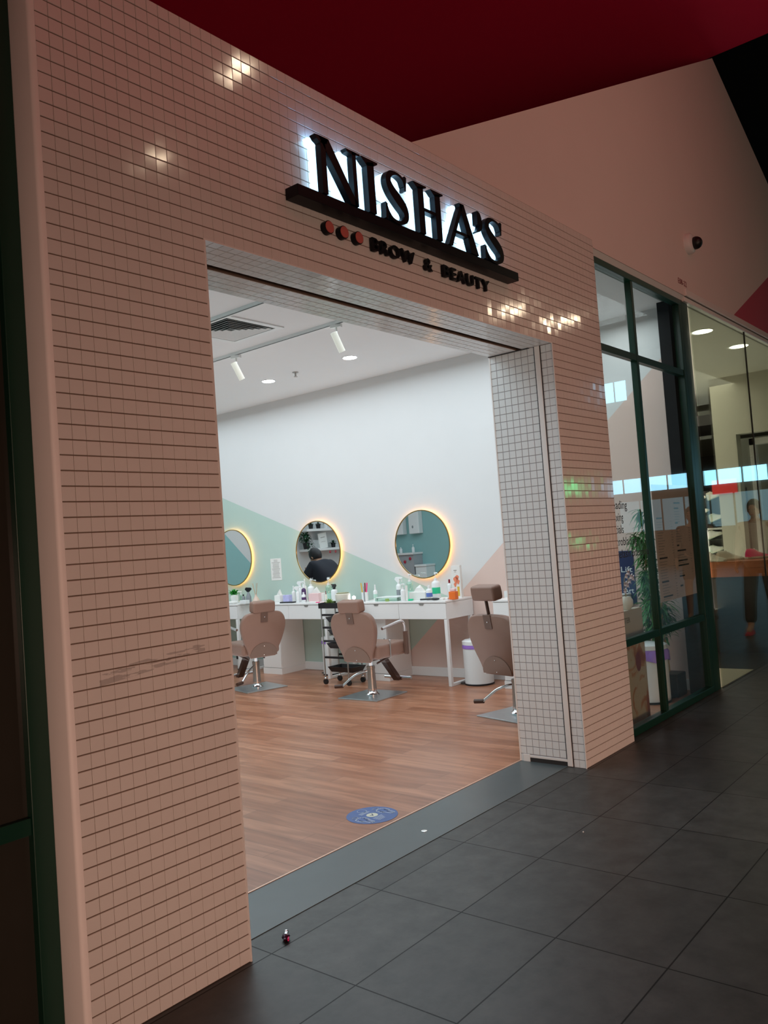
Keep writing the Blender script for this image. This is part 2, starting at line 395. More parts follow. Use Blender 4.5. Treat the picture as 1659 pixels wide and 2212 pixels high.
def stone_floor():
    m = bpy.data.materials.new('dark_stone_tiles'); m.use_nodes = True
    nt = m.node_tree; b = nt.nodes['Principled BSDF']
    tc = nt.nodes.new('ShaderNodeTexCoord')
    mp = nt.nodes.new('ShaderNodeMapping'); mp.inputs['Location'].default_value = (-2.10 + 0.645*10, -2.43 + 0.4225*40, 0)
    nt.links.new(tc.outputs['Object'], mp.inputs['Vector'])
    br = nt.nodes.new('ShaderNodeTexBrick'); br.offset = 0.0; br.squash = 1.0
    br.inputs['Scale'].default_value = 1.0
    br.inputs['Brick Width'].default_value = 0.645; br.inputs['Row Height'].default_value = 0.4225
    br.inputs['Mortar Size'].default_value = 0.0030; br.inputs['Mortar Smooth'].default_value = 0.1
    br.inputs['Color1'].default_value = (0.042, 0.043, 0.041, 1); br.inputs['Color2'].default_value = (0.060, 0.061, 0.058, 1)
    br.inputs['Mortar'].default_value = (0.006, 0.006, 0.006, 1)
    nt.links.new(mp.outputs[0], br.inputs['Vector'])
    n = nt.nodes.new('ShaderNodeTexNoise'); n.inputs['Scale'].default_value = 7; n.inputs['Detail'].default_value = 8; n.inputs['Roughness'].default_value = 0.65
    nt.links.new(tc.outputs['Object'], n.inputs['Vector'])
    rp = nt.nodes.new('ShaderNodeValToRGB')
    rp.color_ramp.elements[0].position = 0.35; rp.color_ramp.elements[0].color = (0.60, 0.60, 0.60, 1)
    rp.color_ramp.elements[1].position = 0.75; rp.color_ramp.elements[1].color = (1.40, 1.42, 1.40, 1)
    nt.links.new(n.outputs['Fac'], rp.inputs[0])
    mx = nt.nodes.new('ShaderNodeMix'); mx.data_type = 'RGBA'; mx.blend_type = 'MULTIPLY'; mx.inputs['Factor'].default_value = 1
    nt.links.new(br.outputs['Color'], mx.inputs['A']); nt.links.new(rp.outputs[0], mx.inputs['B'])
    # dark specks of grit
    vo = nt.nodes.new('ShaderNodeTexVoronoi'); vo.inputs['Scale'].default_value = 22
    nt.links.new(tc.outputs['Object'], vo.inputs['Vector'])
    lt = nt.nodes.new('ShaderNodeMath'); lt.operation = 'LESS_THAN'; lt.inputs[1].default_value = 0.08
    nt.links.new(vo.outputs['Distance'], lt.inputs[0])
    mx2 = nt.nodes.new('ShaderNodeMix'); mx2.data_type = 'RGBA'
    mx2.inputs['B'].default_value = (0.03, 0.03, 0.03, 1)
    mu = nt.nodes.new('ShaderNodeMath'); mu.operation = 'MULTIPLY'; mu.inputs[1].default_value = 0.6
    nt.links.new(lt.outputs[0], mu.inputs[0]); nt.links.new(mu.outputs[0], mx2.inputs['Factor'])
    nt.links.new(mx.outputs['Result'], mx2.inputs['A'])
    nt.links.new(mx2.outputs['Result'], b.inputs['Base Color'])
    b.inputs['Roughness'].default_value = 0.42
    sm = nt.nodes.new('ShaderNodeMath'); sm.operation = 'MULTIPLY_ADD'; sm.inputs[1].default_value = -0.24; sm.inputs[2].default_value = 0.36
    nt.links.new(br.outputs['Fac'], sm.inputs[0]); nt.links.new(sm.outputs[0], b.inputs['Specular IOR Level'])
    bp = nt.nodes.new('ShaderNodeBump'); bp.inputs['Strength'].default_value = 0.3; bp.inputs['Distance'].default_value = 0.002
    nt.links.new(n.outputs['Fac'], bp.inputs['Height']); nt.links.new(bp.outputs[0], b.inputs['Normal'])
    return m
M_STONE = stone_floor()

def splash_mat():
    m = bpy.data.materials.new('printed_splash'); m.use_nodes = True
    nt = m.node_tree; b = nt.nodes['Principled BSDF']; b.inputs['Roughness'].default_value = 0.6
    tc = nt.nodes.new('ShaderNodeTexCoord')
    n = nt.nodes.new('ShaderNodeTexNoise'); n.inputs['Scale'].default_value = 5.5; n.inputs['Detail'].default_value = 3; n.inputs['Distortion'].default_value = 1.0
    nt.links.new(tc.outputs['Object'], n.inputs['Vector'])
    r = nt.nodes.new('ShaderNodeValToRGB'); e = r.color_ramp.elements
    e[0].position = 0.50; e[0].color = (0.50, 0.40, 0.26, 1)
    e[1].position = 0.56; e[1].color = (0.42, 0.16, 0.04, 1)
    x = e.new(0.66); x.color = (0.28, 0.06, 0.02, 1)
    nt.links.new(n.outputs['Fac'], r.inputs[0]); nt.links.new(r.outputs[0], b.inputs['Base Color'])
    return m
M_SPLASH = splash_mat()

# ------------------------------------------------------------------ measured layout (metres)
YF, YI = 2.453, 2.928            # tiled front plane, inner plane of the portal
XL, XJ, XK, XR = 1.365, 2.0226, 4.804, 5.559
ZL, ZT = 2.7204, 3.578
XM = 7.461                       # wall with the round mirrors
ZC = 3.488

# ------------------------------------------------------------------ structure: floors and ceilings
struct(MB().box((-8, -9, -0.06), (30, 2.582, 0)).build('floor', M_STONE), 'dark stone tiled mall corridor floor')
fb = MB(); fb.box((1.3, 2.932, -0.06), (7.6, 11.0, 0.0)); fb.box((XR, 2.582, -0.06), (7.6, 2.932, 0.0))
struct(fb.build('floor_shop', M_WOODF), 'reddish brown wood floor inside the salon')
struct(MB().box((1.3, YI, ZC), (7.6, 11.0, 3.56)).box((XR+.01, 2.62, ZC), (7.46, YI, 3.56)).build('ceiling', M_CEIL), 'white salon ceiling')
pl = MB().box((XJ, 2.582, -0.05), (XK + 0.0, 2.926, 0.003))
struct(pl.build('trim_1', mat('worn_steel_plate', (0.08, 0.10, 0.104), 0.33, 0.0, noise=0.15, nscale=4)), 'steel threshold plate across the shop opening')
struct(MB().box((XJ, 2.926, -0.05), (XK, 2.934, 0.006)).build('trim_2', mat('brass_edge', (0.75, 0.52, 0.40), 0.35, 0.4, noise=0.05)), 'thin copper edge strip between steel plate and wood floor')

# mirror wall with painted triangles (flat paint, one wall)
mw = MB()
mw.box((XM, 2.67, 0), (7.60, 11.0, ZC))
def gz(y): return 1.49 + 0.385*(y-6.872)
def pz(y): return 1.022 + (5.028-y)*0.87
xi = XM - 0.0015
yi = 5.221; zi = gz(yi)
y0p = 5.028 + 1.022/0.87
mw.add([(xi, 11.0, 0), (xi, y0p, 0), (xi, yi, zi), (xi, 11.0, gz(11.0))], [(0,1,2,3)], 1)
ytop = 2.70
mw.add([(xi, y0p, 0), (xi, ytop, 0), (xi, ytop, pz(ytop)), (xi, yi, zi)], [(0,1,2,3)], 2)
struct(mw.build('wall_right', [M_WALLW, M_GREENP, M_PINKP]), 'white salon wall with sage and peach painted triangles')
struct(MB().box((XM-0.018, 2.70, 0), (XM-0.003, 10.98, 0.10)).build('baseboard_right', M_WLAM, bevel=0.004), 'white baseboard under the mirrors')
bw = MB().box((1.3, 11.0, 0), (7.6, 11.12, ZC))
bw.add([(4.0, 10.998, 0.14), (7.46, 10.998, 0.14), (7.46, 10.998, 3.488), (7.348, 10.998, 3.488)], [(0,1,2,3)], 1)
struct(bw.build('wall_back', [M_WALLW, M_TEALP]))
struct(MB().box((1.18, YI, 0), (1.3, 11.12, ZC)).build('wall_left', M_TEALP))

# ------------------------------------------------------------------ tiled portal
def tiles(mb, o, u, v, nrm, nu, nv, pu, pv, gap=0.0034, dep=0.0022, tilt=0.0045, skip=None, gu=0.0013):  # row joints made wider than column joints to read as shaded
    o, u, v, nrm = Vector(o), Vector(u), Vector(v), Vector(nrm)
    ch = 0.0012
    for i in range(nu):
        for j in range(nv):
            if skip and skip((i+.5)*pu, (j+.5)*pv): continue
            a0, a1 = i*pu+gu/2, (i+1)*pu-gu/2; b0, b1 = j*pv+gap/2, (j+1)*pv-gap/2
            ta, tb = random.gauss(0, tilt), random.gauss(0, tilt)
            am, bm_ = (a0+a1)/2, (b0+b1)/2
            def P(a, b, h): return o + u*a + v*b + nrm*(h + (ta*(a-am) + tb*(b-bm_) if h > 0 else 0))
            # pillowed tile face: centre 3x3 grid would cost too much, bevelled rim instead
            vs = [P(a0,b0,0), P(a1,b0,0), P(a1,b1,0), P(a0,b1,0),
                  P(a0+ch,b0+ch,dep), P(a1-ch,b0+ch,dep), P(a1-ch,b1-ch,dep), P(a0+ch,b1-ch,dep)]
            mb.add(vs, [(4,5,6,7),(0,1,5,4),(1,2,6,5),(2,3,7,6),(3,0,4,7)])
def rough_build(mb, name, m, parent=None):
    me = bpy.data.meshes.new(name); me.from_pydata([tuple(p) for p in mb.v], [], mb.f); me.materials.append(m)
    o = bpy.data.objects.new(name, me); COL.objects.link(o)
    if parent: o.parent = parent
    return o

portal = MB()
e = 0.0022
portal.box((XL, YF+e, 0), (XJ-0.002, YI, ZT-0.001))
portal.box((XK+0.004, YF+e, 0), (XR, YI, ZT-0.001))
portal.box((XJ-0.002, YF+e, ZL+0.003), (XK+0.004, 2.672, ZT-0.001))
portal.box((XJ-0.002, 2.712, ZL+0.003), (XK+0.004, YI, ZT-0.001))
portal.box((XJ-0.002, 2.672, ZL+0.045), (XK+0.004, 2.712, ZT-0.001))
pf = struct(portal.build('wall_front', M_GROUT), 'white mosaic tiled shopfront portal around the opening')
tb = MB()
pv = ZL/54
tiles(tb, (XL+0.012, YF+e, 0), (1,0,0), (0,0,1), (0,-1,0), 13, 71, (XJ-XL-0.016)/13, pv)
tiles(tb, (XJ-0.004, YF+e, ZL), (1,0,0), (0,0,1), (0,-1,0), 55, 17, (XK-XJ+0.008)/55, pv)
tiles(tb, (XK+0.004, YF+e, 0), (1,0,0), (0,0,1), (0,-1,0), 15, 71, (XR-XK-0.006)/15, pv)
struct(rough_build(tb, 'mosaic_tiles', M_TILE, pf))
tr = MB()
# right reveal: inner field, outer column; soffit in front of and behind the shutter slot
tiles(tr, (XK+0.004, 2.588, 0), (0,1,0), (0,0,1), (-1,0,0), 7, 54, (YI-2.588)/7, pv, tilt=0.003, gu=0.003, skip=lambda a, b: b < pv and 0.001 < a < 0.30)
tiles(tr, (XK+0.004, YF+0.006, 0), (0,1,0), (0,0,1), (-1,0,0), 2, 54, 0.0425, pv, tilt=0.003)
tiles(tr, (XJ, YF+0.002, ZL+0.003), (1,0,0), (0,1,0), (0,0,-1), 55, 4, (XK-XJ)/55, 0.0535, tilt=0.004)
tiles(tr, (XJ, 2.714, ZL+0.003), (1,0,0), (0,1,0), (0,0,-1), 55, 4, (XK-XJ)/55, 0.053, tilt=0.004)
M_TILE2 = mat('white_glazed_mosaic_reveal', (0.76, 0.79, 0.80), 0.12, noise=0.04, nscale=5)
struct(rough_build(tr, 'reveal_tiles', M_TILE2, pf))
gr = MB()
gr.box((XK+0.0035, YF+0.004, 0), (XK+0.0045, YI, ZL)); gr.build('reveal_grout', M_GROUT2, pf)
ct = MB()
ct.box((XK-0.002, YF-0.0022, 0), (XK+0.006, YF+0.004, ZL)); ct.box((XK-0.001, YI-0.004, 0), (XK+0.006, YI+0.004, ZL))
ct.box((XJ-0.006, YF-0.0022, 0), (XJ+0.001, YF+0.004, ZL))
ct.box((XJ-0.006, YF-0.0005, ZL-0.002), (XK+0.004, YF+0.004, ZL+0.004))
ct.build('corner_trim', M_TRIMW, pf)
# shutter guide in the reveal and slot in the soffit
sg = MB(); sg.box((XK-0.004, 2.545, 0.004), (XK+0.004, 2.582, ZL)); sg.box((XK-0.003, 2.582, 0.030), (XK+0.004, 2.855, 0.046)); sg.box((XK-0.003, 2.855, 0.0), (XK+0.004, 2.905, 0.05))
sg.build('shutter_guide', M_TRIMW, pf, bevel=0.002)
sk = MB(); sk.box((XK-0.001, 2.538, 0), (XK+0.005, 2.545, ZL)); sk.box((XK-0.0005, 2.582, 0.003), (XK+0.005, 2.855, 0.030)); sk.box((XK-0.001, 2.582, 0.046), (XK+.0045, 2.587, ZL))
sk.box((XJ, 2.674, ZL+0.028), (XK, 2.710, ZL+0.036)); sk.box((XK-.012, 2.62, ZL-.004), (XK+.004, 2.93, ZL+.002))
sk.build('shutter_slot', M_DARKW, pf)
# smooth painted return at the left end of the portal
lt = MB(); lt.prism([(XL-0.012, 2.60), (XL-0.012, YF+0.010), (XL-0.008, YF+0.003), (XL, YF-0.001), (XL+0.012, YF-0.001), (XL+0.012, 2.60)], 'z', 0, ZT-0.002)
struct(lt.build('trim_3', M_ROUND, smooth=True), 'smooth painted strip at the left edge of the tiled portal')

# ------------------------------------------------------------------ bulkhead, red and black ceilings
bk = MB()
bk.prism([(3.43, 3.579), (5.565, 3.579), (5.565, 3.535), (14.0, 3.535), (14.0, 4.20), (8.98, 6.36)], 'y', 2.47, 2.62)
bk.add([(8.90, 2.4685, 3.60), (12.6, 2.4685, 3.60), (12.6, 2.4685, 5.31), (10.39, 2.4685, 4.30)], [(0,1,2,3)], 1)
struct(bk.build('wall_bulkhead', [M_BULK, M_MAG]), 'pale bulkhead wall above the shopfronts with a red painted triangle')
rc = MB(); rc.box((-8, -3.5, 6.45), (9.12, 13, 6.6))
struct(rc.build('ceiling_red', M_RED), 'dark red painted mall ceiling panel')
struct(MB().box((-10, -10, 8.0), (32, 16, 8.1)).build('ceiling_black', M_BLACKC), 'black mall ceiling void')
struct(MB().box((-10, 15.9, 3.6), (32, 16, 8.0)).build('wall_void', M_BLACKC))
# cove band under the bulkhead over the green window
cv = MB(); cv.prism([(2.475, 3.536), (2.50, 3.500), (2.62, 3.500), (2.62, 3.536)], 'x', 5.565, 7.47)
struct(cv.build('trim_4', M_TRIMW), 'pale trim band over the green window frame')
cn = MB(); cn.box((7.47, 2.455, 3.535), (14, 2.56, 3.600)); cn.box((7.47, 2.475, 3.49), (14, 2.52, 3.535))
struct(cn.build('trim_5', M_TRIMW, bevel=0.006), 'pale header trim over the shoe shop glass')

# ------------------------------------------------------------------ green framed window right of the portal
def window(name, xa, xb, yf, bars_x, bars_z, ztop, gm, lab):
    root = bpy.data.objects.new(name, None); COL.objects.link(root); root['kind'] = 'structure'; root['label'] = lab
    fr = MB(); t = 0.045; d = 0.06
    fr.box((xa, yf, 0), (xb, yf+d, 0.055)); fr.box((xa, yf, ztop-0.05), (xb, yf+d, ztop))
    fr.box((xa, yf, 0.055), (xa+t, yf+d, ztop-0.05)); fr.box((xb-0.07, yf, 0.055), (xb, yf+d, ztop-0.05))
    for x in bars_x: fr.box((x-t/2, yf+0.004, 0.055), (x+t/2, yf+d-0.004, ztop-0.05))
    for z in bars_z: fr.box((xa+t, yf+0.006, z-0.027), (xb-0.07, yf+d-0.006, z+0.027))
    f = fr.build('window_frame', M_GREEN, root, bevel=0.003); f['kind'] = 'structure'
    xs = [xa+t] + [v for x in bars_x for v in (x-t/2, x+t/2)] + [xb-0.07]
    zs = [0.055] + [v for z in bars_z for v in (z-0.027, z+0.027)] + [ztop-0.05]
    for i in range(0, len(xs), 2):
        for j in range(0, len(zs), 2):
            g = MB().box((xs[i], yf+0.030, zs[j]), (xs[i+1], yf+0.034, zs[j+1])).build('glass_pane', gm, root); g['kind'] = 'structure'
    return root
window('window_1', 5.50+0.06, 7.44, 2.50, [6.34], [0.665, 2.832], 3.500, M_GLASS, 'green framed display window right of the tiled portal')
wj = MB().box((7.30, 2.565, 0), (7.46, 2.67, ZC))
struct(wj.build('trim_6', M_BLACKC), 'dark end post behind the green window')
struct(MB().box((7.44, 2.50, 0), (7.60, 2.67, 3.53)).build('trim_7', M_GREEN), 'dark green post between the two shops')
# left window: dark glass beside the portal
M_GLASSD = mat('dark_glass', (0.03, 0.028, 0.022), 0.12, noise=0.1)
window('window_2', -1.2, 1.352, 2.57, [0.1], [0.70, 2.83], 3.56, M_GLASSD, 'dark green framed window left of the portal')
struct(MB().box((-8, 2.57, 0), (-1.2, 2.9, 3.56)).build('wall_corridor', M_BULK))
struct(MB().box((-8, 2.57, 3.56), (XL, 2.9, 6.45)).build('wall_corridor_upper', M_BULK))

# window lettering
wl = thing('window_lettering', 'dark service words printed on the green framed window glass', 'lettering', (0, 0, 0))
yg = 2.529
def wtext(s, right, z, wd, parent):
    me = text_mesh(s, 0.088, 0.0004)
    xs = [v.co.x for v in me.vertices]; k = wd/(max(xs)-min(xs))
    Mx = Matrix.Translation((right-wd, yg, z)) @ FACE_S @ Matrix.Diagonal((k, 1.0, 1, 1)) @ Matrix.Translation((-min(xs), 0, 0))
    me.transform(Mx); me.materials.clear(); me.materials.append(M_INK)
    o = bpy.data.objects.new('printed_word', me); COL.objects.link(o); o.parent = parent
wtext('Threading', 5.945, 1.640, 0.40, wl)
wtext('Waxing', 5.860, 1.550, 0.24, wl)
wtext('Facials', 5.850, 1.460, 0.22, wl)
wtext('Microblading', 6.075, 1.370, 0.46, wl)
wtext('Eyelash', 5.93, 1.280, 0.29, wl); wtext('Extensions', 6.285, 1.280, 0.32, wl)

# menu paper on the second pane
mn = thing('price_menu', 'large beige price list hung inside the right half of the green window', 'menu', (6.92, 2.545, 0.88))
MB().box((-0.43, 0, 0), (0.41, 0.002, 0.95)).build('paper_sheet', M_MENU, mn)
ln = MB()
def block(x, z, n, wd, dz=0.022):
    for i in range(n):
        l = wd*random.uniform(0.6, 1.0); ln.box((x, -0.0012, z-i*dz), (x+l, 0, z-i*dz+0.006))
        ln.box((x+0.30, -0.0012, z-i*dz), (x+0.33, 0, z-i*dz+0.006))
hd = MB()
def head(x, z, wd): hd.box((x, -0.0014, z), (x+wd, 0, z+0.013))
for (x, z, n, wd) in [(-0.38, 0.64, 13, 0.15), (-0.38, 0.315, 8, 0.17), (-0.37, 0.125, 6, 0.2), (0.03, 0.72, 5, 0.14), (0.03, 0.575, 6, 0.13), (0.03, 0.35, 4, 0.2), (0.03, 0.215, 2, 0.13)]:
    block(x, z, n, wd)
for (x, z, wd) in [(-0.38, 0.668, 0.12), (-0.38, 0.342, 0.17), (-0.37, 0.15, 0.15), (0.03, 0.79, 0.14), (0.03, 0.745, 0.10), (0.03, 0.62, 0.06), (0.03, 0.43, 0.05), (0.03, 0.385, 0.20), (0.03, 0.30, 0.22), (0.03, 0.26, 0.24), (-0.36, -0.0+0.03, 0.2), (0.03, 0.17, 0.12), (0.03, 0.09, 0.06)]:
    head(x, z, wd)
ln.build('printed_lines', M_INKG, mn); hd.build('printed_headings', M_INK, mn)

# ------------------------------------------------------------------ main sign
sgn = thing('shop_sign', 'black raised shop name sign with white halo lighting on the tiled lintel', 'sign', (0, 0, 0))
H = 0.254; ZB = 3.050
def ribbon(center, n=8):
    # center: list of (x, y, width) -> closed polygon along a smooth centre line
    pts = smoothp([(x, y, w_) for x, y, w_ in center], n)
    L, Rr = [], []
    for i, p in enumerate(pts):
        q0 = pts[max(i-1, 0)]; q1 = pts[min(i+1, len(pts)-1)]
        t = Vector((q1.x-q0.x, q1.y-q0.y)); t.normalize(); nn = Vector((-t.y, t.x))
        L.append((p.x+nn.x*p.z/2, p.y+nn.y*p.z/2)); Rr.append((p.x-nn.x*p.z/2, p.y-nn.y*p.z/2))
    return L, Rr
def letter(kind, x0, wd):
    polys = []; ribs = []
    if kind == 'N':
        polys = [[(0.10,0),(0.22,0),(0.22,0.92),(0.10,0.90)], [(-0.03,0.99),(0.02,0.93),(0.10,0.88),(0.26,0.90),(0.30,1.0),(0.05,1.0)],
                 [(0.06,1.0),(0.31,1.0),(1.0,0.0),(0.80,0.0)], [(0.90,0.0),(1.0,0.0),(1.0,1.0),(0.90,1.0)], [(0.74,1.0),(0.77,0.95),(0.9,0.93),(1.10,0.96),(1.12,1.0)]]
        W = 1.1
    elif kind == 'I':
        polys = [[(0.16,0),(0.42,0),(0.42,0.97),(0.16,0.92)], [(-0.05,0.99),(0.02,0.94),(0.16,0.86),(0.42,0.9),(0.56,0.96),(0.58,1.0),(0.0,1.0)]]
        W = 0.58
    elif kind == 'H':
        polys = [[(0.10,0),(0.30,0),(0.30,0.97),(0.10,0.92)], [(-0.06,0.99),(0.10,0.88),(0.30,0.92),(0.42,0.97),(0.42,1.0),(-0.02,1.0)],
                 [(0.70,0),(0.90,0),(0.90,0.97),(0.70,0.92)], [(0.55,0.99),(0.70,0.88),(0.9,0.92),(1.02,0.97),(1.02,1.0),(0.58,1.0)],
                 [(0.28,0.47),(0.72,0.47),(0.72,0.54),(0.28,0.54)]]
        W = 1.0
    elif kind == 'A':
        polys = [[(0.0,0),(0.13,0),(0.58,1.0),(0.50,1.0)], [(0.44,1.0),(0.60,1.0),(1.02,0),(0.76,0)], [(0.2,0.30),(0.75,0.30),(0.75,0.37),(0.22,0.37)]]
        W = 1.0
    elif kind == 'S':
        ribs = [[(0.74,0.80,0.05),(0.66,0.93,0.06),(0.44,0.975,0.06),(0.22,0.91,0.13),(0.15,0.76,0.19),(0.26,0.61,0.22),(0.50,0.46,0.24),(0.70,0.32,0.21),(0.72,0.15,0.15),(0.52,0.03,0.07),(0.26,0.035,0.06),(0.10,0.14,0.06),(0.03,0.26,0.05)]]
        polys = [[(0.72,0.70),(0.78,0.70),(0.82,0.98),(0.76,1.0)], [(-0.02,0.02),(0.05,0.0),(0.06,0.30),(0.0,0.33)]]
        W = 0.85
    elif kind == 'Q':
        ribs = [[(0.25,0.86,0.30),(0.42,0.84,0.30),(0.50,0.72,0.20),(0.38,0.60,0.07),(0.20,0.54,0.03)]]
        W = 0.6
    sx = wd / W
    T = lambda p: (x0 + p[0]*sx, ZB + p[1]*H)
    def mesh(y0, y1, grow=0.0):
        mb = MB()
        for P in polys:
            mb.prism([T(p) for p in P], 'y', y0, y1)
        for Rb in ribs:
            L, R2 = ribbon(Rb)
            n = len(L)
            vs = []
            for y in (y0, y1):
                vs += [(T(p)[0], y, T(p)[1]) for p in L] + [(T(p)[0], y, T(p)[1]) for p in R2]
            fs = []
            for i in range(n-1):
                fs.append((i, i+1, n+i+1, n+i)); o2 = 2*n
                fs.append((o2+i, o2+n+i, o2+n+i+1, o2+i+1))
                fs.append((i, o2+i, o2+i+1, i+1)); fs.append((n+i, n+i+1, o2+n+i+1, o2+n+i))
            fs.append((0, n, 3*n, 2*n)); fs.append((n-1, 3*n-1, 4*n-1, 2*n-1))
            mb.add(vs, fs)
        return mb
    lo = mesh(2.368, 2.400).build('letter', M_SIGNBLK, sgn)
    mesh(2.412, 2.444).build('halo_light', M_SIGNGLOW, lo)
for k, x0, wd in [('N', 2.602, 0.287), ('I', 2.907, 0.114), ('S', 3.064, 0.183), ('H', 3.305, 0.242), ('A', 3.578, 0.282), ('Q', 3.840, 0.084), ('S', 3.939, 0.203)]:
    letter(k, x0, wd)
MB().box((2.475, 2.375, 3.000), (4.300, YF-0.002, 3.049)).build('ledge_bar', M_SIGNBLK, sgn, bevel=0.002)
for px, py in [(713, 490), (745, 501), (777, 513)]:
    c = onY(2.42, px, py)
    T = Matrix.Translation((c.x, 2.4512, c.z)) @ Matrix.Rotation(PI/2, 4, 'X')
    dd = MB().lathe([(0.030, 0), (0.030, 0.028)], 24, T=T).build('round_dot', M_SIGNBLK, sgn, smooth=True)
    MB().lathe([(0.0265, 0.0281), (0.0265, 0.031), (0.02, 0.0318)], 24, T=T).build('dot_face', M_DOT, dd, smooth=True)
def sub(s, xa, xb, zb):
    me = text_mesh(s, 0.088, 0.009, 0.0013, spacing=1.22)
    xs = [v.co.x for v in me.vertices]; k = (xb-xa)/(max(xs)-min(xs))
    me.transform(Matrix.Translation((xa, 2.4375, zb)) @ FACE_S @ Matrix.Diagonal((k, 1, 1, 1)) @ Matrix.Translation((-min(xs), 0, 0)))
    me.materials.clear(); me.materials.append(M_SIGNBLK)
    o = bpy.data.objects.new('lettering', me); COL.objects.link(o); o.parent = sgn
sub('BROW', 3.015, 3.350, 2.905); sub('&', 3.436, 3.500, 2.903); sub('BEAUTY', 3.600, 4.055, 2.901)

# unit number and security camera on the bulkhead
un = text_obj('unit_number', 'E08-22', 0.072, Matrix.Translation((7.33, 2.4685, 3.625)) @ FACE_S, M_DRED, 0.0008, width=0.21)
un.data.transform(Matrix.Translation((0, 0, 0)))
tag(un, 'small dark unit number on the bulkhead above the shoe shop glass', 'number')
un_x = [v.co.x for v in un.data.vertices]
cc = thing('security_camera', 'white dome security camera with black lens fixed to the bulkhead wall', 'camera', (7.66, 2.470, 4.05))
RX = Matrix.Rotation(PI/2, 4, 'X')
MB().lathe([(0.095, 0.0), (0.095, 0.03), (0.085, 0.05), (0.06, 0.06)], 28, T=RX).build('mounting_base', M_WPLAS, cc, smooth=True)
MB().ball((0.012, -0.075, -0.005), 0.058, 20, 12).build('dome_cover', M_BLACK, cc, smooth=True)

# ------------------------------------------------------------------ salon fittings on the ceiling
def downlight(x, y, r=0.072, z=ZC, lens=M_LAMP, label='', group=None):
    t = thing('downlight', label, 'light', (x, y, z), 0, group)
    MB().lathe([(r+0.012, 0.0), (r+0.012, -0.005), (r, -0.006)], 28).build('trim_ring', M_WPLAS, t, smooth=True)
    MB().lathe([(r, -0.0055), (r, -0.008), (r*0.6, -0.0095)], 28).build('light_lens', lens, t, smooth=True)
    return t
downlight(6.53, 6.95, label='round white recessed ceiling light left of the sprinkler')
downlight(6.47, 5.63, label='round white recessed ceiling light right of the sprinkler')
for (x, y, lb) in [(3.2, 5.4, 'round recessed ceiling light near the salon entrance'), (3.2, 8.2, 'round recessed ceiling light deep in the salon')]:
    downlight(x, y, label=lb)
sp = thing('fire_sprinkler', 'small metal fire sprinkler between the two round ceiling lights', 'sprinkler', (6.475, 6.45, ZC))
MB().lathe([(0.035, 0), (0.033, -0.008), (0.012, -0.012)], 20).build('cover_plate', M_GREYMET, sp, smooth=True)
s2 = MB(); s2.lathe([(0.010, -0.01), (0.010, -0.045)], 12); s2.lathe([(0.022, -0.050), (0.022, -0.053)], 16)
s2.build('sprinkler_head', M_GREYMET, sp)

vt = thing('ceiling_air_vent', 'square white ceiling air vent with dark slots', 'vent', (4.76, 5.50, ZC))
fr = MB()
def sqring(mb, a, b, z0, z1, za=None):
    # square frame between half sizes a (outer) and b (inner); sloping when za given
    za = z0 if za is None else za
    for k in range(4):
        T = Matrix.Rotation(k*PI/2, 4, 'Z')
        mb.add([(-a,-a,z0),(a,-a,z0),(b,-b,za),(-b,-b,za),(-a,-a,z1),(a,-a,z1),(b,-b,z1+(za-z0)),(-b,-b,z1+(za-z0))],
               [(0,1,2,3),(4,7,6,5),(0,4,5,1),(3,2,6,7)], 0, T)
sqring(fr, 0.33, 0.275, -0.012, 0.0)
fr.build('vent_frame', M_WPLAS, vt)
lv = MB()
for i in range(6):
    a = 0.255 - i*0.04
    sqring(lv, a, a-0.018, -0.016, -0.013, -0.004)
lv.build('louvres', M_WPLAS, vt)
MB().box((-0.275, -0.275, -0.002), (0.275, 0.275, -0.001)).build('dark_duct', M_BLACK, vt)

def track(x, ya, yb, lab, spots):
    t = thing('lighting_track', lab, 'track', (x, ya, ZC))
    MB().box((-0.018, 0, -0.030), (0.018, yb-ya, 0)).build('rail', M_WPLAS, t)
    MB().box((-0.019, 0, -0.031), (-0.004, yb-ya, -0.0295)).build('rail_slot', M_BLACK, t)
track(5.34, 3.2, 9.5, 'white ceiling light track carrying two cylinder spotlights', [])
track(4.42, 3.2, 5.6, 'shorter white ceiling track seen above the air vent', [])
def spotlight(y, lab, rz):
    t = thing('track_spotlight', lab, 'spotlight', (5.34, y, ZC-0.03), rz, 'cylinder spotlights on the ceiling track')
    MB().box((-0.02, -0.05, -0.028), (0.02, 0.05, 0)).build('adapter', M_WPLAS, t)
    MB().tube([(0, 0, -0.028), (0, 0, -0.075)], 0.009).build('swivel', M_WPLAS, t, smooth=True)
    a = Vector((-0.02, 0.02, -0.07)); b = Vector((0.05, -0.02, -0.235))
    MB().tube([a, b], 0.030, 20).build('lamp_cylinder', M_CREAM, t, smooth=True)
spotlight(4.78, 'white cylinder track spotlight near the opening, partly behind the lintel', 0.3)
spotlight(6.12, 'white cylinder track spotlight deeper in the salon beside the pillar edge', 0.2)

